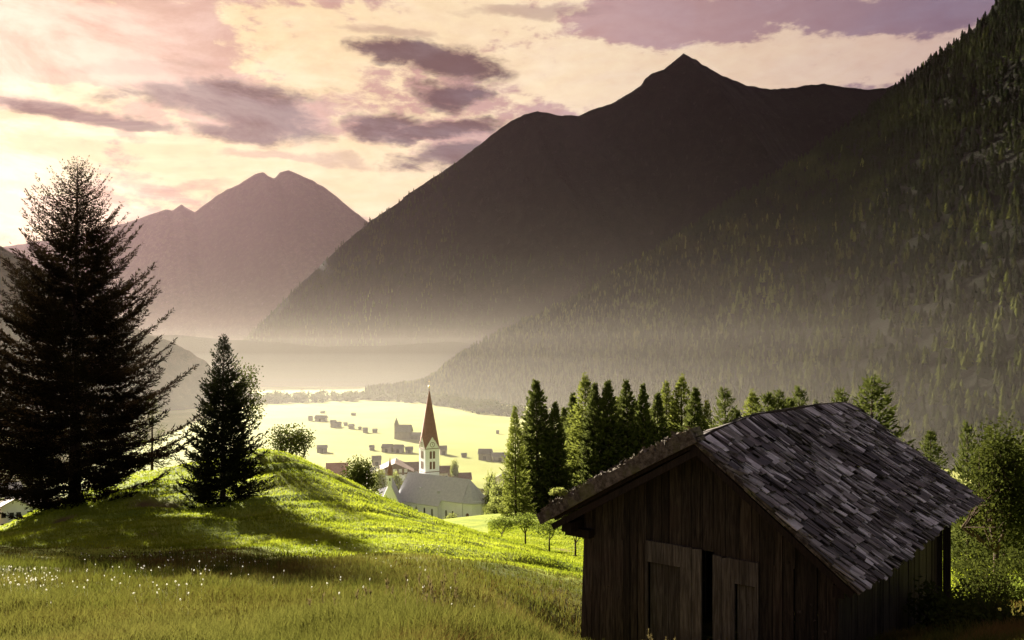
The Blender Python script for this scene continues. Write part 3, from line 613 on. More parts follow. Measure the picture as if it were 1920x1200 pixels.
# hillside forest: far woods that read as one mass
def forest(name, face, n, hmin, hmax, seed, wfun, m, wf=.17, kmin=.0, kmax=1.0, lf=1.0):
    rng = np.random.default_rng(seed); K, N, _ = face.shape
    k = rng.uniform(kmin, kmax, n*4)*(K-1.001); i = rng.uniform(0, 1, n*4)*(N-1.001)
    k0 = k.astype(int); i0 = i.astype(int); p = face[k0, i0]*(1-(k-k0))[:, None]+face[np.minimum(k0+1, K-1), i0]*(k-k0)[:, None]
    p2 = face[np.minimum(k0+1, K-1), np.minimum(i0+1, N-1)]; p = p+(p2-face[np.minimum(k0+1, K-1), i0])*(i-i0)[:, None]
    u = p[:, 0]/p[:, 1]; py = HY-(p[:, 2]-EYE)/p[:, 1]*F
    ok = (abs(u) < .72) & (p[:, 1] > 240) & (rng.random(len(p)) < wfun(p, u, py)); p = p[ok][:n]; n = len(p)
    h = rng.uniform(hmin, hmax, n); tone = np.clip(vnoise(p[:, 0]*.02, p[:, 1]*.02, 5)*1.3-.45+rng.normal(0, .22, n), 0, 1); larch = rng.random(n) < lf*np.clip(.55-.0024*p[:, 2], .015, .5)  # paler trees picked more often low down, painting the lit lower slope
    tone = np.where(larch, np.clip(tone+.45, 0, 1), tone*np.clip(.45-.0013*p[:, 2], .04, .45)); VV, TT, T3 = [], [], []; b = 0; ns = 6  # tone darkened with height, shade of the upper slope painted in
    ang = np.arange(ns)/ns*2*np.pi
    for tier in range(4):
        z0 = (.08+.22*tier); z1 = min(1.0, z0+.42) if tier < 3 else 1.0; r = wf*(1-z0)**.8+.02
        a = ang[None]+rng.uniform(0, 6, (n, 1)); rr = h[:, None]*r*rng.uniform(.55, 1.25, (n, ns)); zz = h[:, None]*(z0+rng.uniform(-.06, .06, (n, ns)))
        ring = np.stack([p[:, 0:1]+np.cos(a)*rr, p[:, 1:2]+np.sin(a)*rr, p[:, 2:3]+zz], -1)
        apex = p+np.stack([rng.normal(0, .01, n)*h, 0*h, h*z1], -1)
        V = np.concatenate([ring, apex[:, None]], 1); base = b+np.arange(n)[:, None]*(ns+1)
        for s in range(ns): TT.append(np.stack([base[:, 0]+s, base[:, 0]+(s+1) % ns, base[:, 0]+ns], -1))
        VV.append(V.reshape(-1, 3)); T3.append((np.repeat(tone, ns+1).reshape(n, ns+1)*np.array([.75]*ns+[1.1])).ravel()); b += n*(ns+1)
    return tag(link(name, mesh(name, np.concatenate(VV), None, np.concatenate(TT), m, np.concatenate(T3))), kind='stuff')
def w_slope(p, u, py):
    px = u*F+CX; g = vnoise(p[:, 0]*.012, p[:, 1]*.012, 9); 
    # an eroded gully with bare scree runs down the slope
    line = np.interp(py, [380, 430, 560, 690, 760], [1790, 1740, 1655, 1590, 1560]); gul = (np.abs(px-line+60*(vnoise(py*.03, py*0, 3)-.5)) < 11) & (py > 400)
    rocks = (px > 1690)*.0*(vnoise(p[:, 0]*.03, p[:, 2]*.03, 14) > .52)
    return np.clip(.45+g, 0, 1)*np.where(gul, .06, 1)*(1-rocks)
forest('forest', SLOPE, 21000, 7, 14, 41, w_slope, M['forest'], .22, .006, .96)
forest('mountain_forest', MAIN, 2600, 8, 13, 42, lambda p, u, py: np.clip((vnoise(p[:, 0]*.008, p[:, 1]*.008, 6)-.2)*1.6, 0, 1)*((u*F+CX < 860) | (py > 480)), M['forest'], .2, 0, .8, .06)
def treeline(name, pts, n, hmin, hmax, seed, spread):
    rng = np.random.default_rng(seed); P, T, D = [], [], []
    pts = np.array(pts, float); t = rng.random(n)*(len(pts)-1.001); i = t.astype(int); q = pts[i]+(pts[i+1]-pts[i])*(t-i)[:, None]
    d = q[:, 1]+rng.normal(0, spread, n); x = (q[:, 0]-CX)/F*d
    for j in range(n):
        h = rng.uniform(hmin, hmax); m = 95; r = h*.36; v = rng.normal(size=(m, 3)); v /= np.linalg.norm(v, axis=1)[:, None]
        P.append(np.array([x[j], d[j], h*.52-.6])+v*np.array([r, r, h*.5])*rng.uniform(.5, 1, (m, 1))); D.append(rng.normal(size=(m, 3))); T.append(np.clip(np.full(m, rng.random()*.22)+rng.normal(0, .15, m), 0, 1))
    P = np.concatenate(P); V, Q = diamonds(P, np.concatenate(D), rng.uniform(1.2, 2.8, len(P)), rng.uniform(1.0, 2.2, len(P)), rng)
    return tag(link(name, mesh(name, V, Q, mat=M['forest'], tint=np.repeat(np.concatenate(T), 4))), kind='stuff')
treeline('valley_woods', [(420, 905), (520, 915), (640, 945), (700, 960), (800, 940), (860, 850)], 240, 5, 13, 44, 16)
treeline('forest_edge', [(790, 900), (850, 850), (900, 790), (960, 745), (1060, 700), (1180, 660)], 200, 6, 13, 45, 12)

# ------------------------------------------------------------------ hay barn in front
A_ = pt(1305, 829, 14.0); B_ = pt(1590, 757, 21.5); C_ = pt(1838, 938, 19.3); D_ = pt(1612, 1110, 12.36)
E_ = pt(1037, 968, 15.8); F_ = E_+(B_-A_)*[1.02, 1.02, 1]
barn_root = np.array([A_[0], A_[1], 58.2])
barn = thing('hay_barn', 'old dark weathered hay barn with ragged grey shingle roof, large in the right foreground', 'barn', barn_root)
def ridge_z(s): return np.interp(s, [0, .1, .3, .71, 1], [A_[2], 62.43, 62.58, 62.55, B_[2]])
def rpatch(s, t):   # right slope: s along the ridge, t down the slope
    s = np.asarray(s, float)[..., None]; t = np.asarray(t, float)[..., None]
    top = A_+(B_-A_)*s; top = np.concatenate([top[..., :2], ridge_z(s)], -1); bot = D_+(C_-D_)*s
    p = top+(bot-top)*t; w = np.sin(s[..., 0]*9+t[..., 0]*3)*.02-.05*np.sin(math.pi*t[..., 0])*np.sin(math.pi*s[..., 0]); p[..., 2] += w; return p
def lpatch(s, t):
    s = np.asarray(s, float)[..., None]; t = np.asarray(t, float)[..., None]
    top = A_+(B_-A_)*s; top = np.concatenate([top[..., :2], ridge_z(s)+.02], -1); bot = E_+(F_-E_)*s
    p = top+(bot-top)*t; p[..., 2] += .05*np.sin(math.pi*t[..., 0])*np.sin(2.5*s[..., 0]+.6); return p
NR = np.cross(B_-A_, D_-A_); NR /= np.linalg.norm(NR); NR *= np.sign(NR[2])
NL = np.cross(B_-A_, E_-A_); NL /= np.linalg.norm(NL); NL *= np.sign(NL[2])
def deck(patch, N, th, lift, n=14, m=8):
    s, t = np.meshgrid(np.linspace(0, 1, n), np.linspace(0, 1, m), indexing='ij'); top = patch(s, t)+N*lift-barn_root; bot = top-N*th
    V = np.concatenate([top.reshape(-1, 3), bot.reshape(-1, 3)]); f = grid_faces(n, m); k = n*m; Q = [f[:, ::-1], f+k]
    i = np.arange(k).reshape(n, m); edges = [i[0], i[-1][::-1], i[:, 0][::-1], i[:, -1]]
    for e in edges: Q.append(np.stack([e[:-1], e[1:], e[1:]+k, e[:-1]+k], -1))
    return V, np.concatenate(Q)
def shingles(patch, N, nc, Ls, Ld, seed, lift0, wmin, wmax, expo=1.5, miss=.03):
    rng = np.random.default_rng(seed); V, Q, T = [], [], []; b = 0
    for c in range(nc-1, -1, -1):
        s = -.004; wav = rng.normal(0, .004)
        while s < 1.0:
            wd = rng.uniform(wmin, wmax)*(1 if rng.random() < .80 else 2.1)/Ls; s1 = min(1.006, s+wd)
            if rng.random() > miss:
                t0 = max(0.0, c/nc-.02); ov = rng.uniform(expo-.18, expo+.22); t1 = (c+ov)/nc+wav+rng.normal(0, .012)
                if c == nc-1: t1 = 1.0+rng.uniform(0, .025)
                sk = rng.normal(0, .0045); g = .0011*rng.uniform(.3, 2.2)*(1 if rng.random() < .75 else 2.2)
                p = patch(np.array([s+g, s1-g, s1-g+sk, s+g+sk]), np.array([t0, t0, min(t1, 1.03), min(t1+rng.normal(0, .004), 1.03)]))-barn_root
                lf = rng.uniform(.035, .085); th = rng.uniform(.012, .024); tl = rng.normal(0, .010)
                cu = abs(rng.normal(0, .014, 2)); off = np.array([lift0+.012, lift0+.012, lift0+lf+tl+cu[0], lift0+lf-tl+cu[1]])[:, None]*N
                lo = p+off; hi = lo+N*th; V += [lo, hi]; f = np.array([[3, 2, 1, 0], [4, 5, 6, 7], [0, 1, 5, 4], [1, 2, 6, 5], [2, 3, 7, 6], [3, 0, 4, 7]])+b; Q.append(f); b += 8
                cl = float(vnoise(np.array([s*9.0]), np.array([c*.55]), seed)[0]); T += [float(np.clip(rng.normal(.2+.55*cl, .36), 0, 1))]*8
            s = s1
    return np.concatenate(V), np.concatenate(Q), np.array(T)
roofR = link('roof', mesh('roof_right', *deck(rpatch, NR, .07, 0), mat=M['dark_wood'], tint=np.full(224, .4)), barn)
V, Q, T = shingles(rpatch, NR, 15, 9.4, 3.4, 5, 0, .045, .135, miss=.06)
link('shingles', mesh('shingles_right', V, Q, mat=M['shingle'], tint=T), roofR)
roofL = link('roof', mesh('roof_left', *deck(lpatch, NL, .09, 0), mat=M['dark_wood'], tint=np.full(224, .4)), barn)
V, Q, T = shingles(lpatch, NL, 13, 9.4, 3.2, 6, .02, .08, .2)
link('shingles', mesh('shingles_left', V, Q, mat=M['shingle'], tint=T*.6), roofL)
# built-up edge of old shingles along the front verges
rng = np.random.default_rng(21); mb = MB()
fwd = (A_-B_)/np.linalg.norm(A_-B_)*[1, 1, 0]
for lay in range(7):
    t = -.02
    while t < 1.02:
        dt = rng.uniform(.05, .16); p0 = lpatch(np.array([0.]), np.array([t]))[0]-barn_root; p1 = lpatch(np.array([0.]), np.array([min(t+dt, 1.06)]))[0]-barn_root
        o = fwd*rng.uniform(.0, .07)+NL*(.036*lay-.01+rng.normal(0, .006)); dd = p1-p0
        if not (lay > 4 and rng.random() < .35): mb.slab(p0+o, dd*rng.uniform(.9, 1.0), -fwd*.3, NL*rng.uniform(.022, .045), rng.random())
        t += dt
t = -.01
while t < 1.07:
    dt = rng.uniform(.06, .14); pa = lpatch(np.array([0.]), np.array([t]))[0]; pb = lpatch(np.array([0.]), np.array([t+dt]))[0]
    mb.slab(pa-barn_root+fwd*(.085+rng.uniform(0, .012))-NL*.03, (pb-pa)*.995, -fwd*.09, NL*rng.uniform(.215, .265), float(rng.uniform(.4, 1))); t += dt
for j in range(420):
    t = rng.random(); p = lpatch(np.array([0.]), np.array([t]))[0]-barn_root+fwd*rng.uniform(-.15, .09)+NL*rng.uniform(.18, .27)
    r = rng.uniform(.012, .045); v = rng.normal(size=(4, 3))*r; mb.add(p+v, [(0, 1, 2), (0, 2, 3), (0, 3, 1), (1, 3, 2)], rng.random())
mb.obj('verge', M['verge'], roofL)
mb = MB()
for lay in range(3):
    t = 0
    while t < 1.0:
        dt = rng.uniform(.05, .15); p0 = rpatch(np.array([0.]), np.array([t]))[0]-barn_root; p1 = rpatch(np.array([0.]), np.array([min(t+dt, 1.01)]))[0]-barn_root
        mb.slab(p0+fwd*rng.uniform(0, .05)+NR*(.025*lay-.05), (p1-p0)*.97, -fwd*.2, NR*rng.uniform(.018, .035), rng.random()); t += dt
mb.obj('verge', M['verge'], roofR)
# barge boards and purlins under the verges
mb = MB(); d = lpatch(np.array([0.]), np.array([1.03]))[0]-lpatch(np.array([0.]), np.array([0.]))[0]
mb.slab(A_-barn_root-NL*.095+fwd*.01, d, -fwd*.05, -NL*.12, .35)
d = rpatch(np.array([0.]), np.array([.99]))[0]-rpatch(np.array([0.]), np.array([0.]))[0]; mb.slab(A_-barn_root-NR*.075+fwd*.01, d, -fwd*.05, -NR*.11, .3)
mb.obj('barge_board', M['dark_wood'], barn)
ga = (D_-A_)*[1, 1, 0]; ga /= np.linalg.norm(ga); ab = -fwd/np.linalg.norm(fwd)
def bl(a, g, z): return A_*[1, 1, 0]+ab*a+ga*g+np.array([0, 0, z])-barn_root
def roof_z(a, g):
    s = np.clip(a/9.5, 0, 1); gl = np.linalg.norm((E_-A_)[:2]); gr = np.linalg.norm((D_-A_)[:2])*(1+.17*s); zr = float(ridge_z(s))
    if g < 0: return zr+(-g/gl)*((E_[2]-A_[2])+(A_[2]-zr)*.6)
    return zr+(g/gr)*((D_[2]+(C_[2]-D_[2])*s)-zr)
WA, GLW, GRW, WB = .50, -2.62, 2.22, 9.0
def wall_gz(px, py, a=WA):    # where a pixel meets the front wall
    o = A_*[1, 1, 0]+ab*a; k = (px-CX)/F; g = (k*o[1]-o[0])/(ga[0]-k*ga[1]); dpt = o[1]+g*ga[1]; return g, EYE-(py-HY)/F*dpt
def board(mb, g0, g1, z0, z1a, z1b, a0, a1, tint, splay=0.03):
    def P(a, g, z): return bl(a, g*(1+splay*(60.6-z)/2.2) if g < -2.2 else g, z)
    mb.hexa([P(a0, g0, z0), P(a0, g1, z0), P(a1, g1, z0), P(a1, g0, z0), P(a0, g0, z1a), P(a0, g1, z1b), P(a1, g1, z1b), P(a1, g0, z1a)], tint)
ZG = 57.8; rng = np.random.default_rng(77)
gd0, zd0 = wall_gz(1212, 1012); gd1, _ = wall_gz(1317, 1033); gg1, _ = wall_gz(1338, 1040); ge1, ze = wall_gz(1424, 1058)
zt1 = wall_gz(1290, 1025)[1]; zt2 = wall_gz(1370, 1046)[1]
mb = MB(); g = GLW
while g < GRW:
    w = rng.uniform(.13, .26); g1 = min(g+w, GRW); gm = (g+g1)/2; off = rng.normal(0, .012)
    # the door openings are left free
    edges = [gd0, gd1, gg1, ge1]
    for e in edges:
        if g < e < g1: g1 = e if e-g > .04 else g1
    gm = (g+g1)/2; zb = ZG
    if gd0 < gm < gd1: zb = zt1
    elif gd1 < gm < gg1: zb = zt1-.02
    elif gg1 < gm < ge1: zb = zt2
    za, zc = roof_z(WA, g)-.09, roof_z(WA, g1)-.09
    board(mb, g+.004, g1-.006, zb, za, zc, WA+off, WA+off+.035, float(np.clip(rng.normal(.5, .27), .05, 1)))
    if rng.random() < .35: board(mb, g1-.035, g1+.03, max(zb, zt2), zc-.03, zc-.03, WA+off-.02, WA+off-.002, float(rng.uniform(.2, .7)))
    g = g1
for j in range(34):
    gg = rng.uniform(GLW+.1, GRW-.1); zz = rng.uniform(58.9, 60.4); q = bl(WA-.03, gg, zz); v = rng.normal(size=(4, 3))*.017; mb.add(q+v, [(0, 1, 2), (0, 2, 3), (0, 3, 1), (1, 3, 2)], 1.0)
mb.obj('front_wall', M['barn_wood'], barn)
def side_wall(name, g, a0, a1, out_):
    mb = MB(); a = a0
    while a < a1:
        w = rng.uniform(.15, .28); b = min(a+w, a1); o = out_*rng.uniform(0, .02); z0, z1 = roof_z(a, g)-.12, roof_z(b, g)-.12
        mb.hexa([bl(a+.004, g+o, ZG-2), bl(b-.006, g+o, ZG-2), bl(b-.006, g+o-out_*.035, ZG-2), bl(a+.004, g+o-out_*.035, ZG-2), bl(a+.004, g+o, z0), bl(b-.006, g+o, z1), bl(b-.006, g+o-out_*.035, z1), bl(a+.004, g+o-out_*.035, z0)], float(np.clip(rng.normal(.4, .2), 0, 1))); a = b
    mb.obj(name, M['barn_wood'], barn)
side_wall('side_wall', GRW+.01, WA+.04, WB, 1); side_wall('side_wall', GLW-.03, WA+.04, WB, -1)
mb = MB(); g = GLW
while g < GRW+.3:
    g1 = min(g+rng.uniform(.16, .26), GRW+.32); za, zc = roof_z(WB, g)-.1, roof_z(WB, g1)-.1; mb.hexa([bl(WB, g+.004, ZG-2.2), bl(WB, g1-.004, ZG-2.2), bl(WB+.03, g1-.004, ZG-2.2), bl(WB+.03, g+.004, ZG-2.2), bl(WB, g+.004, za), bl(WB, g1-.004, zc), bl(WB+.03, g1-.004, zc), bl(WB+.03, g+.004, za)], .4); g = g1
mb.obj('back_wall', M['barn_wood'], barn)
def leaf(gA, gB, ztop, ghA, ghB, zh, cols):
    mb = MB(); g = gA; n = cols
    for i in range(n):
        g0 = gA+(gB-gA)*i/n; g1 = gA+(gB-gA)*(i+1)/n; tn = float(rng.uniform(.35, .95)); o = -.05+rng.normal(0, .004)
        segs = [(g0, g1)]
        lo = max(g0, ghA); hi = min(g1, ghB)
        if lo < hi:
            if lo-g0 > .015: board(mb, g0+.003, lo, ZG, ztop, ztop, WA+o, WA+.0, tn)
            board(mb, lo+.003, hi-.003, zh, ztop, ztop, WA+o, WA+.0, tn)
            if g1-hi > .015: board(mb, hi, g1-.003, ZG, ztop, ztop, WA+o, WA+.0, tn)
        else: board(mb, g0+.003, g1-.003, ZG, ztop+rng.normal(0, .012), ztop+rng.normal(0, .012), WA+o, WA+.0, tn)
    o = mb.obj('door', M['door_wood'], barn); mb = MB(); k = max(2, int((ghB-ghA)/.13))
    for i in range(k): board(mb, ghA+.02+(ghB-ghA-.04)*i/k+.003, ghA+.02+(ghB-ghA-.04)*(i+1)/k-.003, ZG, zh-.03, zh-.03, WA+.03+rng.normal(0, .003), WA+.05, float(rng.uniform(.3, .8)))
    mb.obj('hatch', M['door_wood'], o)
ha = wall_gz(1216, 1050); hb = wall_gz(1277, 1064); leaf(gd0, gd1, zt1, ha[0], hb[0], wall_gz(1245, 1057)[1], 6)
ha = wall_gz(1379, 1092); hb = wall_gz(1418, 1100); leaf(gg1, ge1, zt2, ha[0], hb[0], wall_gz(1396, 1096)[1], 5)
mb = MB()
for gp, s in ((GLW-.14, .11), (GRW+.16, .09)):
    z = roof_z(0, gp)-.14; mb.hexa([bl(.06, gp-s, z-.30), bl(.06, gp+s, z-.30), bl(8.6, gp+s, z-.3), bl(8.6, gp-s, z-.3), bl(.06, gp-s, z-.1), bl(.06, gp+s, z-.1), bl(8.6, gp+s, z-.1), bl(8.6, gp-s, z-.1)], .3)
mb.tube(bl(.1, 0, A_[2]-.26), bl(8.7, 0, A_[2]-.26), .09, .09, 8, .3)
mb.hexa([bl(.28, GLW-.32, 60.22), bl(.28, GLW+.25, 60.22), bl(.46, GLW+.25, 60.22), bl(.46, GLW-.32, 60.22), bl(.28, GLW-.32, 60.38), bl(.28, GLW+.25, 60.38), bl(.46, GLW+.25, 60.38), bl(.46, GLW-.32, 60.38)], .3)
mb.obj('beams', M['dark_wood'], barn)
# moss cushion growing on the low end of the verge
rng = np.random.default_rng(9); q = pt(1047, 926, 15.6); n = 500; v = rng.normal(size=(n, 3)); v /= np.linalg.norm(v, axis=1)[:, None]; v[:, 2] = abs(v[:, 2])
Vm, Qm = diamonds(v*[.17, .17, .10]*rng.uniform(.6, 1, (n, 1)), v+rng.normal(0, .5, (n, 3)), .05, .03, rng)
o = link('moss_clump', mesh('moss_clump', Vm, Qm, mat=M['moss'], tint=np.repeat(rng.random(n), 4))); o.location = q.tolist(); tag(o, 'bright green moss cushion growing on the low left edge of the barn roof', 'moss')

# ------------------------------------------------------------------ church
nv = np.array([.819, -.574, 0]); aw = np.array([.574, .819, 0]); CH0 = np.array([-36.6, 283.0, 0.0])
church = thing('church', 'white parish church with grey roof and tall red pointed spire in the valley', 'church', CH0)
def cl(x, y, z): return nv*x+aw*y+np.array([0, 0, z])
ZR, ZE, ZC = 19.5, 11.2, 13.1; NW, CW = 6.5, 5.0
def wall_loop(mb, pts, z0, z1, tint=.5):
    n = len(pts); mb.add([cl(x, y, z0) for x, y in pts]+[cl(x, y, z1) for x, y in pts], [(i, (i+1) % n, n+(i+1) % n, n+i) for i in range(n)]+[tuple(range(n, 2*n)), tuple(range(n))[::-1]], tint)
mb = MB(); wall_loop(mb, [(0, -NW), (19, -NW), (19, NW), (0, NW)], -.5, ZE)
mb.add([cl(0, -NW, ZE), cl(0, NW, ZE), cl(0, 0, ZR-.3)], [(0, 2, 1)]); mb.add([cl(19, -NW, ZE), cl(19, NW, ZE), cl(19, 0, ZR-.4)], [(0, 1, 2)])
mb.obj('nave_wall', M['white_wall'], church)
aps = [(19, -CW), (28.3, -CW), (31.6, -4.0), (33.7, -1.9), (33.7, 1.9), (31.6, 4.0), (28.3, CW), (19, CW)]
mb = MB(); wall_loop(mb, aps, -.5, ZC); mb.obj('choir_wall', M['white_wall'], church)
def roofing(nm, tris, mt):
    mb = MB()
    for f in tris:
        mb.add([cl(*p) for p in f]+[cl(p[0], p[1], p[2]-.25) for p in f], [tuple(range(len(f))), tuple(range(len(f), 2*len(f)))[::-1]]+[(i, len(f)+i, len(f)+(i+1) % len(f), (i+1) % len(f)) for i in range(len(f))])
    return mb.obj(nm, mt, church)
sl = (ZR-ZE)/NW; eo = .5
ro = roofing('roof', [[(-.4, -NW-eo, ZE-eo*sl), (19.4, -NW-eo, ZE-eo*sl), (19.4, 0, ZR), (-.4, 0, ZR)], [(19.4, NW+eo, ZE-eo*sl), (-.4, NW+eo, ZE-eo*sl), (-.4, 0, ZR), (19.4, 0, ZR)],
         [(19.4, -CW-eo, ZC-eo*sl), (28.3, -CW-eo, ZC-eo*sl), (27.4, 0, ZR-.02), (19.4, 0, ZR-.02)], [(28.3, CW+eo, ZC-eo*sl), (19.4, CW+eo, ZC-eo*sl), (19.4, 0, ZR-.02), (27.4, 0, ZR-.02)]]+
        [[(a[0]*(1+.012), a[1]*1.1, ZC-eo*sl), (b[0]*(1+.012), b[1]*1.1, ZC-eo*sl), (27.4, 0, ZR-.02)] for a, b in ((aps[1], aps[2]), (aps[2], aps[3]), (aps[3], aps[4]), (aps[4], aps[5]), (aps[5], aps[6]))], M['roof_grey'])
for x, t in ((8.5, .45), (17, .5)):
    mb = MB(); y = -NW*t; z = ZR-sl*NW*t; mb.hexa([cl(x-.5, y-.9, z-1.2), cl(x+.5, y-.9, z-1.2), cl(x+.5, y+.2, z-.2), cl(x-.5, y+.2, z-.2), cl(x-.5, y-.9, z-.3), cl(x+.5, y-.9, z-.3), cl(x+.5, y+.5, z+.05), cl(x-.5, y+.5, z+.05)]); mb.obj('dormer', M['roof_grey'], ro)
def arch_win(parent, c, ux, nrm, w, h, mt, frame=M['white_wall'], name='window', fr=True):
    """round headed opening: c = bottom centre, ux = along the wall, nrm = outwards"""
    pr = [c-ux*w/2, c+ux*w/2]+[c+ux*(w/2*math.cos(t))+np.array([0, 0, h-w/2+w/2*math.sin(t)]) for t in np.linspace(0, math.pi, 7)]
    mb = MB(); mb.prism([p+nrm*.02 for p in pr], nrm*.05); o = mb.obj(name, mt, parent)
    if fr:
        mb = MB()
        for i in range(len(pr)): mb.tube(pr[i]+nrm*.06, pr[(i+1) % len(pr)]+nrm*.06, .07, .07, 4)
        mb.obj('frame', frame, o)
    return o
for x in (2.2, 5.8, 9.4, 13, 16.4): arch_win(church, cl(x, -NW, 3.2), nv, -aw, .9, 6.3, M['glass'])
for x in (21.3, 24.2): arch_win(church, cl(x, -CW, 4.2), nv, -aw, 1.0, 5.2, M['glass'])
mid = (np.array(aps[1])+np.array(aps[2]))/2; e = np.array(aps[2])-np.array(aps[1]); e /= np.linalg.norm(e); ux = nv*e[0]+aw*e[1]; nr = nv*(-e[1])*-1+aw*(-e[0]); nr = nr if nr@(-aw) > 0 else -nr
arch_win(church, cl(mid[0], mid[1], 4.0), ux, nr, 1.3, 5.2, M['louvre'])
mid = (np.array(aps[2])+np.array(aps[3]))/2; e = np.array(aps[3])-np.array(aps[2]); e /= np.linalg.norm(e); ux = nv*e[0]+aw*e[1]; nr = np.array([ux[1], -ux[0], 0])
arch_win(church, cl(mid[0], mid[1], 4.0), ux, nr, 1.3, 5.2, M['white_wall'])
mb = MB(); wall_loop(mb, [(33.2, -2.4), (37.5, -2.4), (37.5, 2.4), (33.2, 2.4)], -.5, 3.0); an = mb.obj('annexe', M['cream_wall'], church)
mb = MB(); wall_loop(mb, [(33, -2.7), (37.9, -2.7), (37.9, 2.7), (33, 2.7)], 3.0, 3.35); mb.obj('roof', M['roof_grey'], an)
mb = MB(); wall_loop(mb, [(-3.0, -4.6), (-.05, -4.6), (-.05, 3), (-3.0, 3)], -.5, 9.6); po = mb.obj('porch', M['cream_wall'], church)
mb = MB(); mb.prism([cl(-3.3, -4.9, 9.5), cl(.0, -4.9, 12.2), cl(.0, -4.9, 11.9), cl(-3.3, -4.9, 9.2)], aw*8.2); mb.obj('roof', M['roof_brown'], po)
mb = MB()
for x, y in ((9.5, -NW-.08), (19.0, -NW-.08)): mb = MB(); mb.tube(cl(x, y, 0), cl(x, y, ZE-.6), .09, .09, 5); mb.obj('drainpipe', M['roof_grey'], church)
mb = MB(); mb.tube(cl(28.3, -CW-.1, 0), cl(28.3, -CW-.1, ZC-.5), .09, .09, 5); mb.obj('drainpipe', M['roof_grey'], church)
# tower, turned against the nave
TC = np.array([-29.6, 284.6, 0])-CH0; th = R(30); t1 = np.array([math.cos(th), math.sin(th), 0]); t2 = np.array([-math.sin(th), math.cos(th), 0]); HW = 2.72
ZT, ZP, ZS = 27.9, 32.0, 49.2
def tl_(a, b, z): return TC+t1*a+t2*b+np.array([0, 0, z])
mb = MB(); mb.hexa([tl_(-HW, -HW, -.5), tl_(HW, -HW, -.5), tl_(HW, HW, -.5), tl_(-HW, HW, -.5), tl_(-HW, -HW, ZT), tl_(HW, -HW, ZT), tl_(HW, HW, ZT), tl_(-HW, HW, ZT)])
tower = mb.obj('tower', M['white_wall'], church)
mb = MB(); c4 = [(-HW, -HW), (HW, -HW), (HW, HW), (-HW, HW)]
mb.add([tl_(a, b, ZT) for a, b in c4]+[tl_(0, -HW, ZP), tl_(HW, 0, ZP), tl_(0, HW, ZP), tl_(-HW, 0, ZP)], [(0, 1, 4), (1, 2, 5), (2, 3, 6), (3, 0, 7)])
mb.obj('gable', M['white_wall'], tower)
mb = MB(); q = HW+.14
mb.add([tl_(*[math.copysign(q, v) for v in c], ZT-.25) for c in c4]+[tl_(0, -q, ZP+.25), tl_(q, 0, ZP+.25), tl_(0, q, ZP+.25), tl_(-q, 0, ZP+.25)]+[tl_(0, 0, ZS)], [(0, 4, 8), (4, 1, 8), (1, 5, 8), (5, 2, 8), (2, 6, 8), (6, 3, 8), (3, 7, 8), (7, 0, 8)])
sp = mb.obj('spire', M['spire'], tower)
mb = MB()
for z0, z1, ra, rb in ((49.0, 49.5, .12, .32), (49.5, 49.9, .32, .34), (49.9, 50.2, .34, .1)): mb.tube(tl_(0, 0, z0), tl_(0, 0, z1), ra, rb, 8)
mb.tube(tl_(0, 0, 50.1), tl_(0, 0, 52.2), .07, .05, 5); mb.tube(tl_(-.55, 0, 51.5), tl_(.55, 0, 51.5), .06, .06, 5); mb.obj('cross', M['gold'], sp)
for z in (ZT-.05, 19.6):
    mb = MB()
    for (a, b), (c, d) in zip(c4, c4[1:]+c4[:1]): k = 1.03; mb.tube(tl_(a*k, b*k, z), tl_(c*k, d*k, z), .13, .13, 4)
    mb.obj('cornice', M['roof_brown'], tower)
for nr, ux in ((-t2, t1), (-t1, t2), (t1, t2), (t2, t1)):
    for x in (-.62, .62):
        for z in (20.6, 24.3): arch_win(tower, TC+nr*HW+ux*x+np.array([0, 0, z]), ux, nr, .82, 2.7, M['louvre'], fr=False)
    c = TC+nr*(HW+.03)+np.array([0, 0, ZT+1.35]); mb = MB(); mb.tube(c, c+nr*.05, .85, .85, 16); ck = mb.obj('clock', M['white_wall'], tower)
    mb = MB(); mb.tube(c+nr*.06, c+nr*.085, .16, .16, 8)
    for j in range(0):
        t = j*math.pi/6; p = c+nr*.07+(ux*math.cos(t)+np.array([0, 0, 1])*math.sin(t))*.72; p2 = c+nr*.07+(ux*math.cos(t)+np.array([0, 0, 1])*math.sin(t))*.88; mb.tube(p, p2, .07, .07, 4)
    for t, l in ((R(70), .75), (R(-35), .5)): mb.tube(c+nr*.09, c+nr*.09+(ux*math.cos(t)+np.array([0, 0, 1])*math.sin(t))*l, .06, .04, 4)
    mb.obj('clock_hands', M['black'], ck)
    mb = MB(); rr = [c+nr*.05+(ux*math.cos(q_)+np.array([0, 0, 1])*math.sin(q_))*.92 for q_ in np.linspace(0, 2*math.pi, 17)[:-1]]
    ri = [c+nr*.05+(ux*math.cos(q_)+np.array([0, 0, 1])*math.sin(q_))*.74 for q_ in np.linspace(0, 2*math.pi, 17)[:-1]]; nn = 16
    mb.add(rr+ri+[p+nr*.05 for p in rr]+[p+nr*.05 for p in ri], [(i, (i+1) % nn, nn+(i+1) % nn, nn+i) for i in range(nn)]+[(2*nn+i, 3*nn+i, 3*nn+(i+1) % nn, 2*nn+(i+1) % nn) for i in range(nn)]+[(i, 2*nn+i, 2*nn+(i+1) % nn, (i+1) % nn) for i in range(nn)]+[(nn+i, nn+(i+1) % nn, 3*nn+(i+1) % nn, 3*nn+i) for i in range(nn)])
    mb.obj('clock_ring', M['roof_brown'], ck)

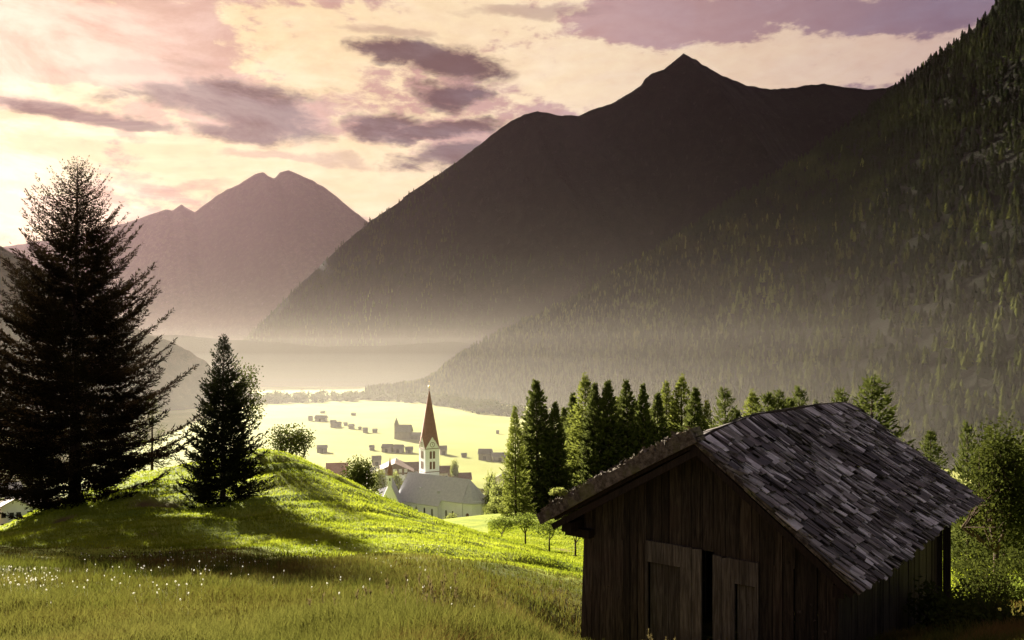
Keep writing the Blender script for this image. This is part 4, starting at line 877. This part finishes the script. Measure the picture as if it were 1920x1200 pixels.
# ------------------------------------------------------------------ houses, barns and chapels
def house(name, label, cat, px, d, L, W, hw, hr, rz, wm, rm, group=None, oh=.7, wins=(), base=None, upper=None, chim=False, balcony=False, door=False):
    x = (px-CX)/F*d; z = ground(x, d) if base is None else base
    o = thing(name, label, cat, (x, d, z), R(rz), group); a, b = L/2, W/2
    mb = MB(); P = [(-a, -b), (a, -b), (a, b), (-a, b)]
    v = [(p[0], p[1], -1.5) for p in P]+[(p[0], p[1], hw) for p in P]+[(-a, 0, hw+hr), (a, 0, hw+hr)]
    mb.add(v, [(0, 1, 5, 4), (1, 2, 6, 9, 5), (2, 3, 7, 6), (3, 0, 4, 8, 7)], .5); wl = mb.obj('wall', wm, o)
    s = hr/b; t = .22; mb = MB()
    for sg in (-1, 1):
        y1 = sg*(b+oh); z1 = hw-oh*s; vs = [(-a-oh, 0, hw+hr+.03), (a+oh, 0, hw+hr+.03), (a+oh, y1, z1+.03), (-a-oh, y1, z1+.03)]
        mb.add(vs+[(p[0], p[1], p[2]+t) for p in vs], [(0, 1, 2, 3), (7, 6, 5, 4), (0, 4, 5, 1), (1, 5, 6, 2), (2, 6, 7, 3), (3, 7, 4, 0)], .5)
    rf = mb.obj('roof', rm, o)
    if chim:
        mb = MB(); mb.box(a*.2, a*.2+.8, -.9, -.1, hw+hr-1.5, hw+hr+1.2); mb.obj('chimney', M['white_wall'], rf)
    if upper:
        mb = MB(); e = .06; z0 = hw*upper
        mb.add([(-a-e, -b-e, z0), (a+e, -b-e, z0), (a+e, b+e, z0), (-a-e, b+e, z0), (-a-e, -b-e, hw-.05), (a+e, -b-e, hw-.05), (a+e, b+e, hw-.05), (-a-e, b+e, hw-.05), (-a-e, 0, hw+hr-.05), (a+e, 0, hw+hr-.05)], [(0, 1, 5, 4), (1, 2, 6, 9, 5), (2, 3, 7, 6), (3, 0, 4, 8, 7)], .5); mb.obj('upper_storey', M['chalet'], o)
    for f, u, zz, w, h, mk in wins:
        y = .10
        if f == 'f': c0, ax_, n_ = np.array([u, -b, zz]), np.array([1., 0, 0]), np.array([0, -1., 0])
        elif f == 'g': c0, ax_, n_ = np.array([-a, u, zz]), np.array([0, 1., 0]), np.array([-1., 0, 0])
        else: c0, ax_, n_ = np.array([a, u, zz]), np.array([0, 1., 0]), np.array([1., 0, 0])
        mb = MB(); mb.slab(c0-ax_*(w/2+.12)+n_*.0-np.array([0, 0, .12]), ax_*(w+.24), np.array([0, 0, h+.24]), n_*.09, .5); wo = mb.obj('window', M['white_wall'], o)
        mb = MB(); mb.slab(c0-ax_*w/2+n_*.092, ax_*w, np.array([0, 0, h]), n_*.02, .5); mb.obj('pane', M[mk], wo)
    if balcony:
        for zz in balcony:
            mb = MB(); mb.box(-a*.9, a*.9, -b-1.2, -b-.07, zz-.15, zz); mb.box(-a*.9, a*.9, -b-1.25, -b-1.15, zz, zz+1.0); mb.obj('balcony', M['chalet'], o)
    if door:
        mb = MB(); mb.box(-.9, .9, -b-.07, -b-.01, 0, 2.1); mb.obj('door', M['dark_wood'], o)
    return o
HG = 'houses of the village around the church'
W3 = lambda f, us, zs, w=1.0, h=1.2, mk='glass': [(f, u, z, w, h, mk) for u in us for z in zs]
house('village_house', 'white three-storey house with brown roof and small square windows, left of the grassy knoll', 'house', 36, 205, 12, 8.4, 8.6, 2.4, 116, M['white_wall'], M['roof_brown'], HG, .9, W3('g', (-2.8, -.5, 1.0, 2.7), (1.0, 3.8, 6.4)), base=14.9)
house('village_house', 'house with bright sunlit pale metal roof at the left edge', 'house', -14, 255, 14, 12, 7, 3.2, 45, M['cream_wall'], M['roof_tin'], HG, .8, W3('f', (-4, 0, 4), (1.5, 4.2)), base=9.5)
house('village_house', 'brown chalet cut by the left picture edge, before the white three-storey house', 'house', -48, 190, 10, 8, 7.5, 2.6, 120, M['chalet'], M['roof_brown'], HG, 1.0, W3('g', (-2.5, 2.5), (2, 4.8)), base=16.5)
house('village_house', 'house with red hipped-looking roof behind the knoll, left of the dense bushy tree', 'house', 632, 372, 9, 9, 5.2, 4.2, 10, M['cream_wall'], M['roof_red'], HG, .6, W3('f', (-2.5, 0, 2.5), (1.3, 3.4)))
house('village_house', 'small house with pale roof between the bushy tree and the big chalet hotel', 'house', 699, 372, 5.5, 6, 5.6, 2.0, 15, M['cream_wall'], M['roof_tin'], HG, .4, W3('f', (-1.4, 1.4), (1.5, 3.6)))
house('chalet_hotel', 'wide chalet with brown gable, white balconies and rows of windows behind the chapel spire', 'house', 741, 372, 15, 15, 7.0, 3.4, 97, M['white_wall'], M['roof_brown'], HG, 1.2, W3('g', (-5, -2.5, 0, 2.5, 5), (1.2, 4.0, 6.4), 1.1, 1.3, 'roof_tin'), upper=.72, chim=True)
house('village_house', 'long low chalet wing joined to the right side of the big chalet hotel', 'house', 768, 378, 9, 9, 6.4, 2.6, 8, M['chalet'], M['roof_brown'], HG, .8, W3('f', (-3, 0, 3), (1.5, 3.8)), balcony=(3.0,))
house('village_house', 'brown roofed house directly right of the church tower', 'house', 836, 368, 8, 8, 6.5, 2.2, 8, M['cream_wall'], M['roof_brown'], HG, .8, W3('f', (-2.6, 0, 2.6), (1.0, 3.6), 1.2, 1.3))
house('village_house', 'second brown house right of the church tower, with a long low roof', 'house', 862, 362, 9, 8, 4.4, 2.0, 8, M['chalet'], M['roof_brown'], HG, .8, W3('f', (-2.6, 0, 2.6), (1.6,), 1.2, 1.2))
house('village_house', 'light house with grey-blue roof half hidden by the left end of the conifer grove', 'house', 943, 345, 8.5, 8, 6.6, 2.3, 75, M['cream_wall'], M['roof_grey'], HG, .8, W3('g', (-2, 2), (1.5, 4)))
# small chapel beside the church
cx, cd = (727-CX)/F*272, 272.0
ch = house('chapel', 'small white chapel with steep gable and red needle spire, left of the church', 'chapel', 733, 272, 12, 7.4, 7.5, 8.4, 95, M['white_wall'], M['roof_grey'], None, .15, base=2.6)
mb = MB(); mb.box(-5.9, -4.5, -.68, .68, 14.6, 18.3); bt = mb.obj('bell_turret', M['white_wall'], ch)
mb = MB(); mb.add([(-6.05, -.9, 18.3), (-4.15, -.9, 18.3), (-4.15, .9, 18.3), (-6.05, .9, 18.3), (-5.1, 0, 24.5)], [(0, 1, 4), (1, 2, 4), (2, 3, 4), (3, 0, 4), (3, 2, 1, 0)]); mb.obj('spire', M['spire'], bt)
for zz in (15.2, 17.0): arch_win(bt, np.array([-5.9, 0, zz-.5]), np.array([0, 1., 0]), np.array([-1., 0, 0]), .5, 1.0, M['black'], fr=False)
house('parish_house', 'bright white gabled house behind the chapel', 'house', 716, 292, 7, 6.5, 7.5, 3.4, 70, M['white_wall'], M['roof_grey'], HG, .3, W3('g', (-1.5, 1.5), (2, 4.5)), base=1)
BG = 'hay barns scattered over the valley meadow'
bd = lambda py: 64*F/(py-HY)
for px, py, wpx, hpx, rz, lb in [
 (706, 872, 18, 17, 12, 'dark square barn rising just left of the big chalet hotel'),
 (604, 848, 19, 13, 5, 'lone barn on the meadow right of the airy tree on the knoll'),
 (697, 844, 10, 9, 20, 'small square hut left of the row of three barns'),
 (727, 847, 21, 14, -12, 'left and longest barn of the row of three on the meadow'),
 (748, 848, 18, 14, -8, 'middle barn of the row of three on the meadow'),
 (767, 849, 15, 11, 10, 'right and lowest barn of the row of three on the meadow'),
 (831, 852, 14, 16, 10, 'barn showing directly behind the belfry of the church tower'),
 (870, 857, 11, 7, 8, 'little flat hut on the meadow right of the church tower'),
 (910, 861, 26, 19, -6, 'tall barn, the left one of a joined pair near the conifer grove'),
 (937, 864, 30, 15, 5, 'long low barn, the right one of a joined pair near the conifer grove'),
 (582, 789, 8, 9, 5, 'leftmost hut of the far hazy barn row'),
 (602, 790, 23, 11, -10, 'wide hazy barn second from the left in the far row'),
 (625, 801, 12, 13, 10, 'taller hazy barn in the middle of the far row, left of its attached shed'),
 (635, 800, 10, 9, 0, 'attached shed right of the taller hazy barn in the far row'),
 (648, 798, 8, 6, 15, 'tiny hazy hut between the attached shed and a squat barn in the far row'),
 (659, 804, 10, 9, -10, 'squat hazy barn right of the tiny hut in the far row'),
 (675, 806, 6, 6, 5, 'tiny dark hut near the right end of the far row'),
 (685, 811, 10, 9, 12, 'hazy barn below the tiny dark hut of the far row'),
 (703, 811, 9, 7, 0, 'last hazy hut at the right end of the far row'),
 (933, 813, 6, 6, 0, 'lone distant hut on the right of the valley meadow'),
 (605, 775, 9, 4, 0, 'flat hut at the far edge of the meadow, above the wide hazy barn'),
 (663, 779, 9, 5, 0, 'flat hut alone near the far edge of the meadow'),
 (716, 741, 4, 6, 0, 'speck of a hut on the farthest strip of meadow')]:
    d = bd(py); s = d/F; w, h = wpx*s, hpx*s
    house('field_barn', lb, 'barn', px, d, w*.88, min(w*.9, h*1.1), h*.62, h*.38, rz, M['barn_far'], M['roof_barn'], BG, w*.06, base=0, door=wpx > 12)
d = bd(823); ch2 = house('far_chapel', 'hazy little church with a small pointed tower, alone in the middle of the meadow', 'church', 758, d, 10, 7, 5.5, 4.2, -8, M['barn_far'], M['roof_barn'], None, .4, base=0)
mb = MB(); mb.box(-6.8, -4.4, -1.2, 1.2, -1, 10); tw = mb.obj('tower', M['barn_far'], ch2); mb = MB(); mb.add([(-7, -1.4, 10), (-4.2, -1.4, 10), (-4.2, 1.4, 10), (-7, 1.4, 10), (-5.6, 0, 15)], [(0, 1, 4), (1, 2, 4), (2, 3, 4), (3, 0, 4)]); mb.obj('spire', M['roof_barn'], tw)
house('field_barn', 'long low barn attached right of the hazy little church on the meadow', 'barn', 778, d, 11, 6, 2.6, 1.8, -8, M['barn_far'], M['roof_barn'], BG, .4, base=0)

# ------------------------------------------------------------------ flowers and tall stalks
rng = np.random.default_rng(88); n = 26; v = rng.normal(size=(n, 3)); v[:, 2] = v[:, 2]*.6+.4
Vf, Qf = diamonds(np.zeros((n, 3))+[0, 0, .30], v, .015, .010, rng); mb = MB(); mb.tube((0, 0, -.02), (0, 0, .30), .0004, .0004, 3)
fm = mesh('white_flower', np.concatenate([Vf, np.array(mb.V)]), Qf, mat=M['flower'], tint=np.ones(len(Vf)+len(mb.V)), polys=[[len(Vf)+i for i in p] for p in mb.P])
f0 = None; cnt = 0
spots = [(0, 110, 9.5, 13, 46), (0, 420, 8, 13, 40), (150, 560, 14, 22, 60), (300, 900, 10, 22, 58), (200, 1000, 7.0, 10, 22), (560, 860, 22, 27, 14)]
for x0, x1, d0, d1, m in spots:
    for j in range(m):
        d = rng.uniform(d0, d1); px = rng.uniform(x0, x1)+rng.normal(0, 12); x = (px-CX)/F*d; z = ground(x, d)
        o = link('meadow_flower', fm); o.location = (x, d, z+rng.uniform(-.06, .06)); s = rng.uniform(.30, .85)*max(1.0, d/13); o.scale = (s, s, rng.uniform(.85, 1.1)); o.rotation_euler = (rng.normal(0, .15), rng.normal(0, .15), rng.uniform(0, 6.28))
        tag(o, 'tiny white tufted flower standing in the shaded meadow grass', 'flower', 'white flowers in the meadow')
def stalks(px, d, n, h, seed, spread):
    rng = np.random.default_rng(seed); P, D, L, W = [], [], [], []
    for j in range(n):
        x = (px-CX)/F*d+rng.normal(0, spread); y = d+rng.normal(0, spread); z = ground(x, y); a = rng.uniform(0, 6.28); ln = rng.uniform(.05, .35); H_ = h*rng.uniform(.6, 1.1); p = np.array([x, y, z])
        for k in range(5):
            q = np.array([math.cos(a)*ln*(k/5)**1.5, math.sin(a)*ln*(k/5)**1.5, 1]); P.append(p); D.append(q); L.append(H_/5*1.25); W.append(.006); p = p+q*H_/5
        for k in range(16): P.append(p-np.array([0, 0, rng.uniform(0, .22)])*H_); D.append(np.array([rng.normal(0, .35), rng.normal(0, .35), 1])); L.append(.045); W.append(.009)
    return diamonds(P, D, np.array(L), np.array(W), rng)
VV, QQ, b = [], [], 0
for i, (px, d, n, h, sp) in enumerate([(1240, 13.2, 14, .62, .14), (1290, 13.0, 4, .5, .1), (1352, 12.7, 6, .55, .12), (1405, 12.5, 5, .5, .1), (790, 6.6, 9, .42, .12), (835, 7.4, 7, .5, .1), (700, 7.2, 5, .36, .15), (955, 8.6, 6, .45, .12), (620, 6.6, 4, .3, .12)]):
    V, Q = stalks(px, d, n, h, 200+i, sp); VV.append(V); QQ.append(Q+b); b += len(V)
tag(link('tall_grass', mesh('tall_grass', np.concatenate(VV), np.concatenate(QQ), mat=M['seed'], tint=np.full(b, .6))), kind='stuff')

# ------------------------------------------------------------------ haze
def volume_mat(name, col, dens, g):
    m = bpy.data.materials.new(name); m.use_nodes = True; k = NT(m.node_tree); v = k.n('ShaderNodeVolumePrincipled'); v.inputs['Color'].default_value = (*col, 1); v.inputs['Density'].default_value = dens; v.inputs['Anisotropy'].default_value = g
    o = k.n('ShaderNodeOutputMaterial'); k.t.links.new(v.outputs[0], o.inputs['Volume']); return m
HAZE_D = 3.1e-6
mb = MB(); mb.box(-14800, 14800, -90, 9500, -6, 1870); tag(mb.obj('haze', volume_mat('haze_air', (.95, .64, .74), HAZE_D, .58)), kind='stuff')
# ground mist lying in the valley beyond the knoll
for j, (y0, y1, top, dens) in enumerate([(206, 1406, 14, 4.2e-5), (208, 1408, 27, 4.4e-5), (210, 1410, 40, 4.4e-5), (212, 1412, 54, 4.0e-5), (225, 1420, 78, 4.2e-5), (240, 1425, 92, 3.0e-5), (255, 1430, 114, 2.2e-5), (270, 1435, 148, 1.35e-5), (285, 1440, 215, 0.35e-5)]):
    mb = MB(); mb.box(-2600-j, 2600+j, y0, y1, -5.5-.05*j, top); tag(mb.obj('mist', volume_mat('valley_mist', (.97, .94-.012*j, .82-.008*j), dens, .3)), kind='stuff')

# ------------------------------------------------------------------ sky and sun
SAZ, SEL = -35.0, 20.0
S = np.array([math.sin(R(SAZ))*math.cos(R(SEL)), math.cos(R(SAZ))*math.cos(R(SEL)), math.sin(R(SEL))])
sun = bpy.data.lights.new('sun', 'SUN'); sun.energy = 5.0; sun.angle = R(.9); sun.color = (1.0, .91, .73)
so = bpy.data.objects.new('sun', sun); COL.objects.link(so); so.rotation_euler = Vector((-S).tolist()).to_track_quat('-Z', 'Y').to_euler()
EXPO = 2.5; SKYK = .155
w = bpy.data.worlds.new('World'); scn.world = w; w.use_nodes = True; k = NT(w.node_tree)
dv = k.n('ShaderNodeTexCoord').outputs['Generated']; sx = k.n('ShaderNodeSeparateXYZ'); k.set(sx.inputs[0], dv); X, Y, Z = sx.outputs
yc = k.m('MAXIMUM', Y, .04); U = k.m('DIVIDE', X, yc); Vv = k.m('DIVIDE', Z, yc)
front = k.ss(Y, .05, .3)
ncl = k.noise(k.mapping(dv, (2.2, 2.2, 7.0), (0, R(-4), 0)), 1.9, 10, .66, .5)
np_ = k.noise(k.mapping(dv, (4, 4, 9), (0, R(3), 0), (1, 4, 2)), 9, 8, .6, .2)       # stretched cloud texture over the whole dome
nf = k.noise(k.mapping(dv, (3, 3, 8), (0, R(-6), 0), (3, 1, 2)), 6.5, 10, .68, .5)
nw1 = k.noise(k.mapping(dv, (1, 1, 2.2), (0, 0, 0), (5, 2, 1)), 7, 5, .6); nw2 = k.noise(k.mapping(dv, (1, 1, 2.2), (0, 0, 0), (1, 7, 3)), 7, 5, .6)
Uw = k.m('ADD', U, k.m('MULTIPLY', k.m('SUBTRACT', nw1, .5), .16)); Vw = k.m('ADD', Vv, k.m('MULTIPLY', k.m('SUBTRACT', nw2, .5), .07))
def blob(px, py, rx, ry, rot=0.0):
    """soft ellipse on the dome round a direction"""
    u0, v0 = (px-CX)/F, (HY-py)/F; c, s = math.cos(R(rot)), math.sin(R(rot)); rx, ry = rx/F, ry/F
    du = k.m('SUBTRACT', Uw, u0); dw = k.m('SUBTRACT', Vw, v0)
    a = k.m('ADD', k.m('MULTIPLY', du, c/rx), k.m('MULTIPLY', dw, s/rx)); b = k.m('ADD', k.m('MULTIPLY', du, -s/ry), k.m('MULTIPLY', dw, c/ry))
    return k.m('SUBTRACT', 1.0, k.m('ADD', k.m('MULTIPLY', a, a), k.m('MULTIPLY', b, b)))
def union(bl_):
    o = bl_[0]
    for q in bl_[1:]: o = k.m('MAXIMUM', o, q)
    return o
dt = k.n('ShaderNodeVectorMath', operation='DOT_PRODUCT'); k.set(dt.inputs[0], dv); dt.inputs[1].default_value = (S*[1, 1, .55]/np.linalg.norm(S*[1, 1, .55])).tolist(); t = dt.outputs['Value']
tt = k.m('ADD', k.m('MULTIPLY', t, .5), .5)
veil = k.ramp(tt, [(0, (.26, .26, .31)), (.5, (.30, .27, .32)), (.74, (.26, .17, .23)), (.90, (.58, .35, .32)), (.975, (.64, .38, .29)), (1, (.72, .46, .31))])
cream = k.ramp(tt, [(0, (.42, .41, .44)), (.5, (.48, .43, .44)), (.74, (.68, .48, .40)), (.90, (1.0, .78, .52)), (.975, (.95, .72, .40)), (1, (.95, .78, .44))])
dark = k.ramp(tt, [(0, (.05, .045, .055)), (.5, (.08, .06, .07)), (.8, (.14, .075, .085)), (.93, (.085, .035, .048)), (1, (.05, .015, .022))])
bias = k.m('MULTIPLY', k.m('SUBTRACT', .24, Vv), .45)
lit = k.m('MULTIPLY', front, k.m('ADD', k.m('MULTIPLY', k.ss(union([blob(1480, 120, 420, 48, 4), blob(1130, 150, 260, 60, -6), blob(820, 60, 260, 70, 8), blob(560, 90, 160, 90, -10), blob(640, 330, 420, 70, -8), blob(60, 280, 130, 70, -8), blob(150, 165, 130, 26, -5)]), -.6, 1), .42),
        k.m('MULTIPLY', k.ss(union([blob(120, 90, 300, 70, -6), blob(1300, 40, 230, 30, 4), blob(1650, 20, 260, 30), blob(330, 60, 150, 60, -8), blob(160, 395, 300, 22, -8)]), -1.2, 1), -.27)))
cm = k.ss(k.m('ADD', k.m('ADD', k.m('MULTIPLY', ncl, .65), k.m('MULTIPLY', nf, .75)), k.m('ADD', k.m('ADD', bias, k.m('MULTIPLY', k.m('SUBTRACT', np_, .5), 1.0)), lit)), .60, .88)
shade = k.m('ADD', .80, k.m('MULTIPLY', np_, .42)); shc = k.n('ShaderNodeCombineColor'); k.set(shc.inputs[0], k.m('ADD', .88, k.m('MULTIPLY', np_, .25)))
k.set(shc.inputs[1], shade); k.set(shc.inputs[2], shade); col = k.mix(1.0, k.mix(cm, veil, cream), shc.outputs[0], 'MULTIPLY')
dk = union([blob(400, 180, 195, 38, -3), blob(480, 215, 130, 52, -10), blob(330, 168, 140, 24, 0), blob(440, 248, 120, 20, -4), blob(90, 208, 160, 18, -8), blob(200, 232, 110, 14, -8), blob(770, 105, 115, 27, -4), blob(850, 125, 90, 30, -12), blob(835, 180, 60, 26, 0), blob(705, 238, 75, 34, 6), blob(850, 240, 85, 22, 6), blob(770, 255, 120, 16, 0), blob(880, 290, 150, 20, 4)])
dkn = k.m('ADD', dk, k.m('ADD', k.m('MULTIPLY', k.m('SUBTRACT', nf, .5), 2.4), k.m('MULTIPLY', k.m('SUBTRACT', np_, .5), .9)))
dkm = k.m('MULTIPLY', k.m('MULTIPLY', k.ss(dkn, -.5, .78), .97), front)
soft = union([blob(30, 330, 160, 12, -6), blob(560, 300, 170, 12, -5), blob(330, 345, 120, 10, 0), blob(720, 60, 110, 14, -5), blob(250, 120, 160, 16, -4), blob(1010, 30, 130, 12)])
sfm = k.m('MULTIPLY', k.m('MULTIPLY', k.ss(k.m('ADD', soft, k.m('MULTIPLY', k.m('SUBTRACT', nf, .5), 2.2)), -.4, 1.0), .55), front)
col = k.mix(sfm, col, k.mix(.5, veil, dark)); col = k.mix(dkm, col, dark)
sky = k.n('ShaderNodeTexSky', sky_type='NISHITA'); sky.sun_disc = False; sky.sun_elevation = R(SEL); sky.sun_rotation = R(SAZ); sky.altitude = 1000; sky.dust_density = 3
b1 = k.n('ShaderNodeBackground'); k.t.links.new(sky.outputs[0], b1.inputs[0]); b1.inputs[1].default_value = .05
b2 = k.n('ShaderNodeBackground'); k.set(b2.inputs[0], col); b2.inputs[1].default_value = SKYK
mx = k.n('ShaderNodeMixShader'); k.set(mx.inputs[0], k.m('ADD', .95, k.m('MULTIPLY', k.ss(ncl, .35, .6), .05))); k.t.links.new(b1.outputs[0], mx.inputs[1]); k.t.links.new(b2.outputs[0], mx.inputs[2])
wo = k.n('ShaderNodeOutputWorld'); k.t.links.new(mx.outputs[0], wo.inputs[0])

# ------------------------------------------------------------------ camera and render settings
cam = bpy.data.cameras.new('camera'); co = bpy.data.objects.new('camera', cam); COL.objects.link(co); scn.camera = co
co.location = (0, 0, EYE); co.rotation_euler = (R(90), 0, 0); cam.sensor_width = 36; cam.lens = 36*F/1920; cam.shift_y = (HY-600)/1920
cam.clip_start = .1; cam.clip_end = 30000
vs = scn.view_settings; vs.view_transform = 'Standard'; vs.look = 'None'; vs.exposure = EXPO; vs.gamma = 1; vs.use_curve_mapping = False
cy = scn.cycles; cy.use_denoising = True; cy.max_bounces = 6; cy.diffuse_bounces = 3; cy.glossy_bounces = 2; cy.transmission_bounces = 4; cy.volume_bounces = 0; cy.transparent_max_bounces = 48; cy.use_adaptive_sampling = True; cy.sample_clamp_indirect = 8
